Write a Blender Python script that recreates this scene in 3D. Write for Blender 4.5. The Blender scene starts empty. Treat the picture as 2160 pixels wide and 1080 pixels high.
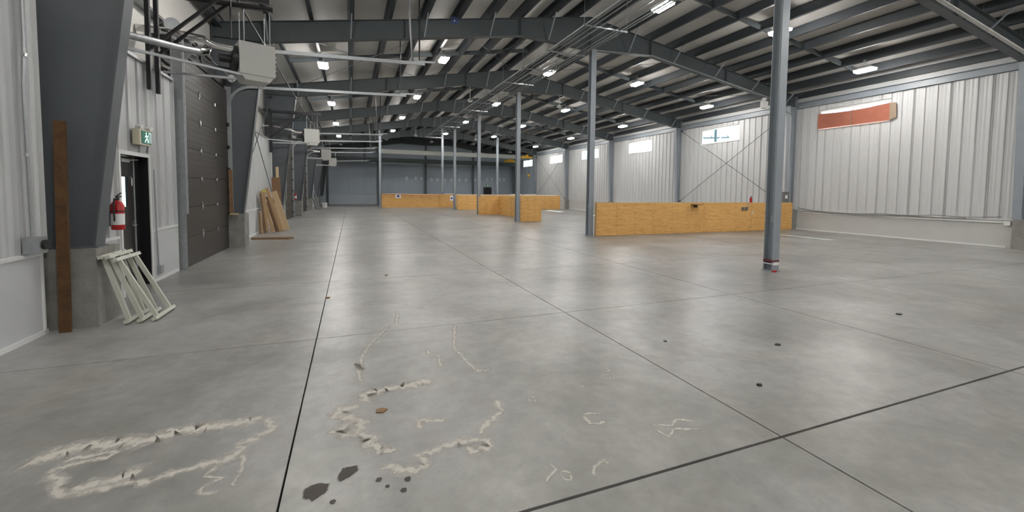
import bpy, bmesh, math, random
from mathutils import Vector, Matrix
random.seed(7)
scene = bpy.context.scene
col = scene.collection

# ------------------------------------------------------------------ camera
F_PX, CY = 879.36, 450.6
YAW, PIT, ROL = 0.3695, 0.0537, 0.0105
CAMZ = 1.6
_c, _s, _cp, _sp = math.cos(YAW), math.sin(YAW), math.cos(PIT), math.sin(PIT)
X0 = Vector((_c, -_s, 0)); Y0 = Vector((_cp*_s, _cp*_c, -_sp)); Z0 = Vector((_sp*_s, _sp*_c, _cp))
Rv = math.cos(ROL)*X0 + math.sin(ROL)*Z0
Uv = -math.sin(ROL)*X0 + math.cos(ROL)*Z0
cam = bpy.data.cameras.new('camera'); camo = bpy.data.objects.new('camera', cam); col.objects.link(camo)
cam.sensor_width = 36; cam.lens = F_PX/2160*36; cam.shift_y = -(540-CY)/2160
cam.clip_start = .05; cam.clip_end = 500
m = Matrix((Rv, Uv, -Y0)).transposed().to_4x4(); m.translation = (0, 0, CAMZ)
camo.matrix_world = m
scene.camera = camo

# ------------------------------------------------------------------ sky, sun, exposure
LED = 95.0          # radiance of the lamp diffusers
w = bpy.data.worlds.new('World'); scene.world = w; w.use_nodes = True
nt = w.node_tree; nt.nodes.clear()
sky = nt.nodes.new('ShaderNodeTexSky'); sky.sky_type = 'NISHITA'; sky.sun_disc = False
sky.sun_elevation = math.radians(54); sky.sun_rotation = math.radians(90)
bg = nt.nodes.new('ShaderNodeBackground'); bg.inputs['Strength'].default_value = .3
wo = nt.nodes.new('ShaderNodeOutputWorld')
nt.links.new(sky.outputs[0], bg.inputs[0]); nt.links.new(bg.outputs[0], wo.inputs[0])
sun = bpy.data.lights.new('sun', 'SUN'); sun.energy = 22; sun.angle = math.radians(.6); sun.color = (1, .97, .92)
suno = bpy.data.objects.new('sun', sun); col.objects.link(suno)
suno.rotation_euler = Vector((-3.6, -.3, -5.0)).to_track_quat('-Z', 'Y').to_euler()
vs = scene.view_settings; vs.view_transform = 'Standard'; vs.look = 'None'; vs.exposure = 0.85; vs.gamma = 1.0
vs.use_curve_mapping = False

# ------------------------------------------------------------------ materials
M = {}
def mat(name, color, rough=.6, metal=0., noise=None, bump=None, spec=.5, rvar=None, stretch=(1, 1, 1)):
    """noise = (scale, amount, second colour); bump = (scale, strength); rvar = (scale, lo, hi)"""
    m = bpy.data.materials.new(name); m.use_nodes = True; n = m.node_tree.nodes; l = m.node_tree.links
    b = n['Principled BSDF']
    b.inputs['Base Color'].default_value = (*color, 1); b.inputs['Roughness'].default_value = rough
    b.inputs['Metallic'].default_value = metal; b.inputs['Specular IOR Level'].default_value = spec
    if noise or bump or rvar:
        g = n.new('ShaderNodeNewGeometry'); mp = n.new('ShaderNodeMapping'); mp.inputs['Scale'].default_value = stretch
        l.new(g.outputs['Position'], mp.inputs['Vector'])
    def nz(scale, detail=5, rgh=.6):
        t = n.new('ShaderNodeTexNoise'); t.inputs['Scale'].default_value = scale; t.inputs['Detail'].default_value = detail
        t.inputs['Roughness'].default_value = rgh; l.new(mp.outputs[0], t.inputs['Vector']); return t
    if noise:
        t = nz(noise[0]); r = n.new('ShaderNodeMapRange'); r.inputs[1].default_value = .3; r.inputs[2].default_value = .7
        r.inputs[4].default_value = noise[1]
        l.new(t.outputs['Fac'], r.inputs[0])
        mx = n.new('ShaderNodeMix'); mx.data_type = 'RGBA'; mx.inputs['A'].default_value = (*color, 1); mx.inputs['B'].default_value = (*noise[2], 1)
        l.new(r.outputs[0], mx.inputs['Factor']); l.new(mx.outputs['Result'], b.inputs['Base Color'])
    if bump:
        t = nz(bump[0]); bp = n.new('ShaderNodeBump'); bp.inputs['Strength'].default_value = bump[1]; bp.inputs['Distance'].default_value = .02
        l.new(t.outputs['Fac'], bp.inputs['Height']); l.new(bp.outputs[0], b.inputs['Normal'])
    if rvar:
        t = nz(rvar[0]); r = n.new('ShaderNodeMapRange'); r.inputs[1].default_value = .3; r.inputs[2].default_value = .7
        r.inputs[3].default_value = rvar[1]; r.inputs[4].default_value = rvar[2]
        l.new(t.outputs['Fac'], r.inputs[0]); l.new(r.outputs[0], b.inputs['Roughness'])
    M[name] = m; return m

mat('steel_dark', (.078, .09, .096), .5, noise=(3, .6, (.062, .073, .078)))
mat('purlin_steel', (.045, .052, .06), .5, noise=(2, .6, (.036, .042, .048)))
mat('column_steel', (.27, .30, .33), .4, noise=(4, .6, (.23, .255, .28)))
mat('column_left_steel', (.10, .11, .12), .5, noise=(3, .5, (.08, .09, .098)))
mat('galvanised', (.40, .42, .43), .4, .5, noise=(18, .7, (.29, .31, .32)))
mat('bright_metal', (.75, .75, .74), .18, 1.)
mat('liner_white', (.52, .525, .525), .42, noise=(6, .35, (.47, .475, .475)), stretch=(1, 1, .08))
mat('liner_left', (.49, .50, .51), .42, noise=(6, .4, (.44, .45, .46)), stretch=(1, 1, .08))
mat('liner_grey', (.40, .46, .52), .5, noise=(3, .5, (.36, .415, .47)), stretch=(1, 1, .1))
mat('board_white', (.54, .55, .565), .55, noise=(2, .6, (.48, .49, .51)))
mat('wainscot_grey', (.50, .495, .48), .6, noise=(2, .6, (.45, .445, .43)))
mat('wainscot_slate', (.48, .53, .58), .6, noise=(2, .6, (.43, .475, .52)))
mat('trim_white', (.68, .69, .69), .45)
mat('trim_grey', (.30, .315, .325), .45)
mat('insulation', (.60, .585, .56), .6, bump=(3.5, .3), noise=(1.2, .5, (.53, .52, .50)))
mat('concrete_pier', (.27, .265, .245), .85, noise=(4, .9, (.17, .165, .15)), bump=(30, .3))
mat('door_brown', (.04, .035, .03), .5, noise=(14, .6, (.03, .026, .022)), stretch=(1, .2, 3))
mat('door_black', (.012, .012, .013), .3)
mat('black_steel', (.018, .018, .02), .45)
mat('black_plastic', (.015, .015, .016), .4)
mat('rust_plank', (.13, .062, .02), .8, noise=(9, .9, (.055, .025, .01)), bump=(40, .3))
mat('cream_paint', (.52, .53, .46), .5, noise=(8, .5, (.44, .45, .39)))
mat('heater_grey', (.52, .52, .49), .45)
mat('paper', (.8, .8, .8), .7)
mat('sign_blue', (.06, .09, .3), .6)
mat('red_paint', (.42, .01, .012), .3)
mat('red_tape', (.14, .02, .03), .5)
mat('label_white', (.75, .75, .75), .5)
mat('tarp_orange', (.36, .12, .075), .8, noise=(5, .5, (.28, .09, .055)))
mat('tarp_brown', (.28, .21, .15), .8)
mat('crane_yellow', (.75, .40, .02), .4)
mat('crane_beam', (.30, .31, .29), .5)
mat('crane_runway', (.05, .065, .062), .5)
mat('wood_tan', (.50, .35, .20), .7, noise=(8, .8, (.38, .25, .13)), stretch=(6, 6, 1))
mat('wood_brown', (.24, .14, .07), .75, noise=(8, .8, (.14, .08, .04)), stretch=(6, 6, 1))
mat('wood_pale', (.60, .45, .28), .7, noise=(8, .8, (.46, .33, .19)), stretch=(6, 6, 1))
mat('end_yellow', (.65, .55, .12), .7)
mat('copper_pipe', (.62, .34, .24), .5)
mat('plastic_white', (.72, .72, .70), .5)
mat('beige_plastic', (.60, .55, .42), .5)
mat('cable_grey', (.13, .13, .13), .6)
mat('oil_dark', (.035, .03, .025), .4)
mat('ground_gravel', (.25, .25, .2), .9, noise=(2, .8, (.15, .19, .1)))
mat('pole_wood', (.12, .15, .16), .8)
mat('joint_dark', (.008, .008, .008), .9)
mat('knot_dark', (.05, .025, .01), .8)
mat('sheet_grey', (.2, .21, .22), .5)

def plywood():
    m = bpy.data.materials.new('plywood'); m.use_nodes = True; n = m.node_tree.nodes; l = m.node_tree.links
    b = n['Principled BSDF']; b.inputs['Roughness'].default_value = .55
    g = n.new('ShaderNodeNewGeometry'); mp = n.new('ShaderNodeMapping'); mp.inputs['Scale'].default_value = (.55, .55, 3.2)
    l.new(g.outputs['Position'], mp.inputs[0])
    t = n.new('ShaderNodeTexNoise'); t.inputs['Scale'].default_value = 4.5; t.inputs['Detail'].default_value = 8; t.inputs['Roughness'].default_value = .62; t.inputs['Distortion'].default_value = .8
    l.new(mp.outputs[0], t.inputs['Vector'])
    cr = n.new('ShaderNodeValToRGB'); e = cr.color_ramp.elements
    e[0].position = .3; e[0].color = (.55, .285, .08, 1); e[1].position = .68; e[1].color = (.74, .44, .15, 1)
    l.new(t.outputs['Fac'], cr.inputs[0])
    oi = n.new('ShaderNodeObjectInfo'); mr = n.new('ShaderNodeMapRange'); mr.inputs[3].default_value = .9; mr.inputs[4].default_value = 1.1
    l.new(oi.outputs['Random'], mr.inputs[0])
    v = n.new('ShaderNodeTexVoronoi'); v.inputs['Scale'].default_value = 1.6; l.new(mp.outputs[0], v.inputs['Vector'])   # knots
    k = n.new('ShaderNodeMapRange'); k.inputs[1].default_value = .03; k.inputs[2].default_value = .10; k.inputs[3].default_value = .45; k.inputs[4].default_value = 1.
    l.new(v.outputs['Distance'], k.inputs[0])
    mu = n.new('ShaderNodeMath'); mu.operation = 'MULTIPLY'; l.new(mr.outputs[0], mu.inputs[0]); l.new(k.outputs[0], mu.inputs[1])
    vm = n.new('ShaderNodeVectorMath'); vm.operation = 'SCALE'; l.new(cr.outputs[0], vm.inputs[0]); l.new(mu.outputs[0], vm.inputs['Scale'])
    l.new(vm.outputs[0], b.inputs['Base Color'])
    M['plywood'] = m
plywood()

def concrete():
    m = bpy.data.materials.new('concrete_floor'); m.use_nodes = True; n = m.node_tree.nodes; l = m.node_tree.links
    b = n['Principled BSDF']
    g = n.new('ShaderNodeNewGeometry')
    def nz(sc, det, rg, dist=0., st=(1, 1, 1)):
        mp = n.new('ShaderNodeMapping'); mp.inputs['Scale'].default_value = st; l.new(g.outputs['Position'], mp.inputs[0])
        t = n.new('ShaderNodeTexNoise'); t.inputs['Scale'].default_value = sc; t.inputs['Detail'].default_value = det; t.inputs['Roughness'].default_value = rg
        t.inputs['Distortion'].default_value = dist; l.new(mp.outputs[0], t.inputs['Vector']); return t
    a = nz(.55, 6, .62, .6)
    cr = n.new('ShaderNodeValToRGB'); e = cr.color_ramp.elements
    e[0].position = .28; e[0].color = (.18, .175, .163, 1); e[1].position = .72; e[1].color = (.34, .34, .33, 1)
    x = cr.color_ramp.elements.new(.5); x.color = (.258, .254, .24, 1)
    l.new(a.outputs['Fac'], cr.inputs[0])
    f = nz(7, 8, .7); fr = n.new('ShaderNodeMapRange'); fr.inputs[1].default_value = .25; fr.inputs[2].default_value = .75; fr.inputs[3].default_value = .80; fr.inputs[4].default_value = 1.18
    l.new(f.outputs['Fac'], fr.inputs[0])
    # sparse dark specks
    sp = nz(60, 3, .5); sr = n.new('ShaderNodeMapRange'); sr.inputs[1].default_value = .74; sr.inputs[2].default_value = .80; sr.inputs[3].default_value = 1; sr.inputs[4].default_value = .75
    l.new(sp.outputs['Fac'], sr.inputs[0])
    mu = n.new('ShaderNodeMath'); mu.operation = 'MULTIPLY'; l.new(fr.outputs[0], mu.inputs[0]); l.new(sr.outputs[0], mu.inputs[1])
    md = nz(2.0, 7, .66, .3); mdr = n.new('ShaderNodeMapRange'); mdr.inputs[1].default_value = .3; mdr.inputs[2].default_value = .7; mdr.inputs[3].default_value = .85; mdr.inputs[4].default_value = 1.11
    l.new(md.outputs['Fac'], mdr.inputs[0]); mu3 = n.new('ShaderNodeMath'); mu3.operation = 'MULTIPLY'; l.new(mu.outputs[0], mu3.inputs[0]); l.new(mdr.outputs[0], mu3.inputs[1]); mu = mu3
    oi = n.new('ShaderNodeObjectInfo'); orr = n.new('ShaderNodeMapRange'); orr.inputs[3].default_value = .95; orr.inputs[4].default_value = 1.05; l.new(oi.outputs['Random'], orr.inputs[0])
    mu2 = n.new('ShaderNodeMath'); mu2.operation = 'MULTIPLY'; l.new(mu.outputs[0], mu2.inputs[0]); l.new(orr.outputs[0], mu2.inputs[1])
    vm = n.new('ShaderNodeVectorMath'); vm.operation = 'SCALE'; l.new(cr.outputs[0], vm.inputs[0]); l.new(mu2.outputs[0], vm.inputs['Scale'])
    # faint warm patches
    wn = nz(.8, 5, .6, .4); wr = n.new('ShaderNodeMapRange'); wr.inputs[1].default_value = .55; wr.inputs[2].default_value = .75; wr.inputs[4].default_value = .5
    l.new(wn.outputs['Fac'], wr.inputs[0])
    mx = n.new('ShaderNodeMix'); mx.data_type = 'RGBA'; mx.blend_type = 'MULTIPLY'; mx.inputs['B'].default_value = (1.06, .97, .86, 1)
    l.new(wr.outputs[0], mx.inputs['Factor']); l.new(vm.outputs[0], mx.inputs['A']); l.new(mx.outputs['Result'], b.inputs['Base Color'])
    r = nz(1.6, 8, .7, .2); rr = n.new('ShaderNodeMapRange'); rr.inputs[1].default_value = .15; rr.inputs[2].default_value = .85; rr.inputs[3].default_value = .285; rr.inputs[4].default_value = .40
    l.new(r.outputs['Fac'], rr.inputs[0]); l.new(rr.outputs[0], b.inputs['Roughness'])
    bp = n.new('ShaderNodeBump'); bp.inputs['Strength'].default_value = .2; bp.inputs['Distance'].default_value = .01
    l.new(f.outputs['Fac'], bp.inputs['Height']); l.new(bp.outputs[0], b.inputs['Normal'])
    b.inputs['Specular IOR Level'].default_value = .5
    M['concrete_floor'] = m
concrete()

def stain(name, color, amt):
    """crust with ragged edges: the 'edge' attribute (1 at the centre line, 0 at the rim) against noise"""
    m = bpy.data.materials.new(name); m.use_nodes = True; n = m.node_tree.nodes; l = m.node_tree.links
    b = n['Principled BSDF']; b.inputs['Base Color'].default_value = (*color, 1); b.inputs['Roughness'].default_value = .8
    at = n.new('ShaderNodeAttribute'); at.attribute_name = 'edge'
    g = n.new('ShaderNodeNewGeometry'); t = n.new('ShaderNodeTexNoise'); t.inputs['Scale'].default_value = 24; t.inputs['Detail'].default_value = 7; t.inputs['Roughness'].default_value = .7
    l.new(g.outputs['Position'], t.inputs['Vector'])
    s = n.new('ShaderNodeMath'); s.operation = 'MULTIPLY_ADD'; s.inputs[1].default_value = .45
    l.new(at.outputs['Fac'], s.inputs[0]); l.new(t.outputs['Fac'], s.inputs[2])
    r = n.new('ShaderNodeMapRange'); r.inputs[1].default_value = .56; r.inputs[2].default_value = .90; r.inputs[4].default_value = amt
    l.new(s.outputs[0], r.inputs[0])
    tr = n.new('ShaderNodeBsdfTransparent'); mx = n.new('ShaderNodeMixShader')
    l.new(r.outputs[0], mx.inputs[0]); l.new(tr.outputs[0], mx.inputs[1]); l.new(b.outputs[0], mx.inputs[2])
    l.new(mx.outputs[0], n['Material Output'].inputs['Surface']); M[name] = m
stain('mineral_crust', (.56, .53, .48), .85)
stain('oil_stain', (.06, .052, .045), .95)

def emis(name, color, strength):
    m = bpy.data.materials.new(name); m.use_nodes = True; n = m.node_tree.nodes
    b = n['Principled BSDF']; b.inputs['Base Color'].default_value = (*[c*.8 for c in color], 1)
    b.inputs['Emission Color'].default_value = (*color, 1); b.inputs['Emission Strength'].default_value = strength; M[name] = m
emis('led', (1, .975, .935), LED)
emis('exit_green', (.01, .16, .11), .10)
emis('exit_white', (.8, 1, .95), .35)
def glass():
    m = bpy.data.materials.new('glass'); m.use_nodes = True; n = m.node_tree.nodes; l = m.node_tree.links; n.remove(n['Principled BSDF'])
    tr = n.new('ShaderNodeBsdfTransparent'); tr.inputs[0].default_value = (.86, .955, .98, 1)
    gl = n.new('ShaderNodeBsdfGlossy'); gl.inputs['Roughness'].default_value = .03; mx = n.new('ShaderNodeMixShader'); mx.inputs[0].default_value = .06
    l.new(tr.outputs[0], mx.inputs[1]); l.new(gl.outputs[0], mx.inputs[2]); l.new(mx.outputs[0], n['Material Output'].inputs['Surface']); M['glass'] = m
glass()

# ------------------------------------------------------------------ building helpers
WL = {}                                   # world location of every object made
def reg(o, loc, parent):
    loc = Vector(loc); WL[o.name] = loc
    col.objects.link(o)
    if parent is not None:
        o.parent = parent; o.location = loc - WL[parent.name]
    else: o.location = loc
    return o
def tag(o, label=None, cat=None, group=None, kind=None):
    if label: o['label'] = label
    if cat: o['category'] = cat
    if group: o['group'] = group
    if kind: o['kind'] = kind
    return o
def thing(name, label, cat, loc, group=None, kind=None, parent=None):
    o = bpy.data.objects.new(name, None); o.empty_display_size = .2
    reg(o, loc, parent); return tag(o, label, cat, group, kind)
class MB:
    def __init__(s): s.v = []; s.f = []
    def add(s, vs, fs):
        k = len(s.v); s.v += [tuple(p) for p in vs]; s.f += [tuple(i+k for i in f) for f in fs]; return s
    def box(s, x0, x1, y0, y1, z0, z1):
        return s.add([(x, y, z) for x in (x0, x1) for y in (y0, y1) for z in (z0, z1)],
                     [(0, 1, 3, 2), (4, 6, 7, 5), (0, 4, 5, 1), (2, 3, 7, 6), (0, 2, 6, 4), (1, 5, 7, 3)])
    def bar(s, p, q, w, h, up=(0, 0, 1)):
        p, q, up = Vector(p), Vector(q), Vector(up); d = (q-p).normalized(); a = d.cross(up)
        if a.length < 1e-4: a = d.cross(Vector((0, 1, 0)))
        a.normalize(); b = a.cross(d); vs = []
        for c in (p, q):
            for i, j in ((-1, -1), (1, -1), (1, 1), (-1, 1)): vs.append(c + a*(i*w/2) + b*(j*h/2))
        return s.add(vs, [(0, 1, 2, 3), (4, 7, 6, 5), (0, 4, 5, 1), (1, 5, 6, 2), (2, 6, 7, 3), (3, 7, 4, 0)])
    def prism(s, poly, plane, c0, c1):
        def P(a, b, c): return {'XZ': (a, c, b), 'XY': (a, b, c), 'YZ': (c, a, b)}[plane]
        n = len(poly); vs = [P(a, b, c0) for a, b in poly] + [P(a, b, c1) for a, b in poly]
        return s.add(vs, [tuple(range(n)), tuple(range(2*n-1, n-1, -1))] + [(i, (i+1) % n, n+(i+1) % n, n+i) for i in range(n)])
    def tube(s, pts, r, n=8):
        pts = [Vector(p) for p in pts]; k = len(s.v); ref = None; rs = r if isinstance(r, (list, tuple)) else [r]*len(pts)
        for i, p in enumerate(pts):
            d = (pts[min(i+1, len(pts)-1)] - pts[max(i-1, 0)]).normalized()
            if ref is None: ref = d.cross(Vector((0, 0, 1))) if abs(d.z) < .9 else d.cross(Vector((0, 1, 0)))
            a = (ref - d*ref.dot(d)).normalized(); ref = a; b = d.cross(a)
            for j in range(n):
                t = 2*math.pi*j/n; s.v.append(tuple(p + (a*math.cos(t) + b*math.sin(t))*rs[i]))
        for i in range(len(pts)-1):
            for j in range(n):
                s.f.append((k+i*n+j, k+i*n+(j+1) % n, k+(i+1)*n+(j+1) % n, k+(i+1)*n+j))
        s.f.append(tuple(k+j for j in range(n))); s.f.append(tuple(k+(len(pts)-1)*n+j for j in reversed(range(n)))); return s
    def xf(s, mt):
        s.v = [tuple(mt @ Vector(v)) for v in s.v]; return s
    def mesh(s, name, mt, off):
        me = bpy.data.meshes.new(name); me.from_pydata([tuple(Vector(v)-off) for v in s.v], [], s.f)
        bm = bmesh.new(); bm.from_mesh(me); bmesh.ops.recalc_face_normals(bm, faces=bm.faces); bm.to_mesh(me); bm.free()
        me.materials.append(M[mt]); me.shade_smooth(); me.set_sharp_from_angle(angle=math.radians(35)); return me
    def build(s, name, mt, parent=None, base=False):
        lo = Vector([min(v[i] for v in s.v) for i in range(3)]); hi = Vector([max(v[i] for v in s.v) for i in range(3)])
        c = (lo+hi)/2
        if base: c.z = lo.z
        return reg(bpy.data.objects.new(name, s.mesh(name, mt, c)), c, parent)
_cache = {}
def bx(name, x0, x1, y0, y1, z0, z1, mt, parent=None):
    key = (name, round(x1-x0, 3), round(y1-y0, 3), round(z1-z0, 3), mt); c = Vector(((x0+x1)/2, (y0+y1)/2, (z0+z1)/2))
    if key not in _cache: _cache[key] = MB().box(x0, x1, y0, y1, z0, z1).mesh(name, mt, c)
    return reg(bpy.data.objects.new(name, _cache[key]), c, parent)
def share(key, name, make, loc, parent, mt):
    """alike pieces share one mesh, written around its own origin"""
    k = (key, mt)
    if k not in _cache: _cache[k] = make().mesh(name, mt, Vector((0, 0, 0)))
    return reg(bpy.data.objects.new(name, _cache[k]), loc, parent)
ORD = ['first', 'second', 'third', 'fourth', 'fifth', 'sixth', 'seventh', 'eighth', 'ninth', 'tenth', 'eleventh', 'twelfth', 'thirteenth', 'fourteenth']
def holes(mb, x0, x1, ya, yb, za, zb, hs):
    ys = sorted({ya, yb, *[h[0] for h in hs], *[h[1] for h in hs]}); zs = sorted({za, zb, *[h[2] for h in hs], *[h[3] for h in hs]})
    for i in range(len(ys)-1):
        run = None
        for j in range(len(zs)-1):
            cy, cz = (ys[i]+ys[i+1])/2, (zs[j]+zs[j+1])/2
            solid = not any(h[0] < cy < h[1] and h[2] < cz < h[3] for h in hs)
            if solid: run = zs[j] if run is None else run
            if run is not None and (not solid or j == len(zs)-2):
                mb.box(x0, x1, ys[i], ys[i+1], run, zs[j+1] if solid else zs[j]); run = None
    return mb

# ------------------------------------------------------------------ main dimensions
XL, XLO = -3.12, -3.40          # left liner face, left outer insulation face
XR, XRO = 19.04, 19.26
YB, YE = -8.0, 48.7
BAY = 7.113
FR = [6.25 + BAY*k for k in range(-1, 6)] + [48.35]     # frame planes
CL = [6.10 + BAY*k for k in range(0, 5)]
RID = 8.1
def T(x): return 7.87 - .167*abs(x-RID)      # top of the rafters
PD = .33                                     # purlin depth

# ------------------------------------------------------------------ floor of saw-cut slabs
fl = MB().box(XLO-.2, XRO+.2, YB, YE+.3, -.30, -.035).build('floor', 'joint_dark')
tag(fl, 'grey polished concrete warehouse floor cut into square slabs', 'floor', kind='structure')
gx = [XLO-.1] + [-.355+2.993*i for i in range(0, 7)] + [XRO+.1]
gy = [YB] + [1.84+2.993*j for j in range(-3, 16)] + [YE+.2]
slabs = []
for i in range(len(gx)-1):
    for j in range(len(gy)-1):
        w0 = .010 if gy[j] < 3 else .005; w1 = .010 if gy[j+1] < 3 else .005
        slabs.append(bx('slab', gx[i]+.006, gx[i+1]-.006, gy[j]+w0, gy[j+1]-w1, -.2, 0, 'concrete_floor', fl))

# ------------------------------------------------------------------ ceiling: insulation, purlins, bridging
ce = MB()
ce.prism([(XLO-.1, T(XLO-.1)+PD+.08), (RID, T(RID)+PD+.08), (XRO+.1, T(XRO+.1)+PD+.08), (XRO+.1, T(XRO+.1)+PD+.16), (RID, T(RID)+PD+.16), (XLO-.1, T(XLO-.1)+PD+.16)], 'XZ', YB-.1, YE+.2)
ce = ce.build('ceiling', 'insulation'); tag(ce, 'sloping roof with white faced insulation between dark steel purlins', 'ceiling', kind='structure')
PX = [RID-.6-1.064*i for i in range(10)][::-1] + [RID+.6+1.064*i for i in range(10)]
ybays = [YB] + FR[:-1] + [YE]
SL = math.atan(.167)
def purlin_mesh(L, sgn):
    h, f, t, lp = PD, .09, .012, .025     # Z section: web with flanges and lips
    mb = MB()
    mb.box(-t/2, t/2, -L/2, L/2, 0, h); mb.box(-t/2 if sgn > 0 else -f, f if sgn > 0 else t/2, -L/2, L/2, 0, t)
    mb.box(-f if sgn > 0 else -t/2, t/2 if sgn > 0 else f, -L/2, L/2, h-t, h)
    e = f if sgn > 0 else -f
    mb.box(min(e, e-sgn*t), max(e, e-sgn*t), -L/2, L/2, 0, lp)
    return mb
for bi in range(len(ybays)-1):
    a, b = ybays[bi]+.004, ybays[bi+1]-.004; L = b-a
    for x in PX:
        sg = 1 if x < RID else -1
        share(('purlin', round(L, 2), sg), 'purlin', lambda: purlin_mesh(L, sg), (x, (a+b)/2, T(x)), ce, 'purlin_steel')
    # bridging struts at mid bay
    ym = (a+b)/2+.55
    for x, x2 in zip(PX[:-1], PX[1:]):
        if x < RID < x2: continue
        sg = 1 if x < RID else -1
        def bm():
            return MB().bar((.02, 0, T(x+.02)-T(x)+.13), (x2-x-.02, 0, T(x2-.02)-T(x)+.13), .012, .15).bar((.02, .03, T(x+.02)-T(x)+.06), (x2-x-.02, .03, T(x2-.02)-T(x)+.06), .06, .012)
        share(('brg', sg), 'bridging_strut', bm, (x, ym, T(x)), ce, 'steel_dark')
    # insulation blankets, sagging a little between the purlins
    edges = [XLO-.05] + PX[:10] + [RID] + PX[10:] + [XRO+.05]
    for x, x2 in zip(edges[:-1], edges[1:]):
        sg = 1 if x < RID else -1; dx = x2-x
        def ins():
            mb = MB(); nx, ny = 6, 20; g = []
            for i in range(nx+1):
                for j in range(ny+1):
                    u, v = i/nx, j/ny
                    sag = .035*(1-(2*u-1)**2)*(.75+.25*abs(math.sin(v*math.pi*5)))
                    g.append((dx*u, -L/2+L*v, sg*.167*dx*u - sag + PD+.012))
            fs = [(i*(ny+1)+j, i*(ny+1)+j+1, (i+1)*(ny+1)+j+1, (i+1)*(ny+1)+j) for i in range(nx) for j in range(ny)]
            mb.add(g, fs); mb.box(0, dx, -L/2, L/2, PD+.075, PD+.08) if False else None
            return mb
        share(('ins', round(dx, 3), round(L, 2), sg), 'insulation_blanket', ins, (x, (a+b)/2, T(x)), ce, 'insulation')
for k in (2, 4):     # crossed roof brace rods
    for xa, xb in ((-2.0, 3.2), (3.2, 8.0), (8.2, 13.0), (13.0, 18.2)):
        for u, v in ((xa, xb), (xb, xa)):
            MB().tube([(u, FR[k], T(u)-.12), (v, FR[k+1], T(v)-.12)], .009, 6).build('brace_rod', 'steel_dark', ce)
for x, nm in ((-3.2, 'eave_strut'), (19.06, 'eave_strut')):
    for bi in range(len(ybays)-1):
        a, b = ybays[bi]+.004, ybays[bi+1]-.004; L = b-a
        share(('eave', round(L, 2)), nm, lambda: MB().box(-.01, .01, -L/2, L/2, 0, .26).box(-.06, .06, -L/2, L/2, 0, .012).box(-.06, .06, -L/2, L/2, .248, .26), (x, (a+b)/2, T(x)-.12), ce, 'purlin_steel')

# ------------------------------------------------------------------ walls
def ribbed(y0, y1, z0, z1, xf, sg, phase=.0, pitch=.3333, depth=.036):
    """ribbed sheet between y0 and y1, face at xf, ribs proud towards sg"""
    pr = [(y0, 0)]; k0 = math.floor((y0-phase)/pitch)-1
    for k in range(k0, k0+int((y1-y0)/pitch)+4):
        c = phase+k*pitch
        for dy, d in ((-.04, 0), (-.026, depth), (.026, depth), (.04, 0), (.11, 0), (.12, .005), (.15, .005), (.16, 0), (.2, 0), (.21, .005), (.24, .005), (.25, 0)):
            y = c+dy
            if y0+.003 < y < y1-.003: pr.append((y, d))
    pr.sort(); pr.append((y1, 0))
    poly = [(xf-sg*d, y) for y, d in pr] + [(xf-sg*(depth+.005), y1), (xf-sg*(depth+.005), y0)]
    return MB().prism(poly, 'XY', z0, z1)
def panels(parent, y0, y1, z0, z1, xf, sg, mt, name='liner_panel'):
    c = [y0] + [k for k in range(math.ceil(y0+.12), math.floor(y1-.12)+1)] + [y1]
    for a, b in zip(c[:-1], c[1:]):
        if abs(b-a-1) < 1e-6:
            share(('rib', round(z0, 2), round(z1, 2), sg), name, lambda: ribbed(a, b, z0, z1, xf, sg).xf(Matrix.Translation((-xf, -a, -z0))), (xf, a, z0), parent, mt)
        else: ribbed(a, b, z0, z1, xf, sg).build(name, mt, parent)

# right wall
WR = [(9.73, 12.28), (16.27, 18.82), (23.08, 25.68), (29.63, 32.35), (35.9, 38.6), (43.0, 45.7)]
WZ0, WZ1 = 4.42, 5.22
wr = holes(MB(), XR+.045, XR+.125, YB, YE, 0, T(XRO)+PD+.1, [(a, b, WZ0, WZ1) for a, b in WR]).build('wall_right', 'liner_white')
tag(wr, 'long right wall of white ribbed metal panels above a plain dado', 'wall', kind='structure')
GREY_Y = FR[6]
def liner_right(a, b, mt):
    cuts = [(p, q) for p, q in WR if p < b and q > a]; y = a
    for p, q in cuts:
        panels(wr, y, p-.03, .86, 5.45, XR, -1, mt); panels(wr, p-.03, q+.03, .86, WZ0-.03, XR, -1, mt); panels(wr, p-.03, q+.03, WZ1+.03, 5.45, XR, -1, mt); y = q+.03
    panels(wr, y, b, .86, 5.45, XR, -1, mt)
liner_right(YB, GREY_Y, 'liner_white'); liner_right(GREY_Y, YE-.02, 'liner_grey')
for bi in range(len(ybays)-1):
    a, b = ybays[bi]+.12, ybays[bi+1]-.13
    bx('wainscot_board', XR-.01, XR+.04, a, b, 0.0, .86, 'wainscot_grey' if bi < 7 else 'wainscot_slate', wr)
    bx('wainscot_cap', XR-.035, XR+.04, a, b, .86, .885, 'trim_white' if bi < 7 else 'trim_grey', wr)
    bx('top_girt', XR-.10, XR+.10, a, b, 5.46, 5.485, 'column_steel', wr); bx('top_girt', XR-.02, XR+.0, a, b, 5.485, 5.70, 'column_steel', wr)
    bx('top_girt', XR-.10, XR+.10, a, b, 5.70, 5.725, 'column_steel', wr)
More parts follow.
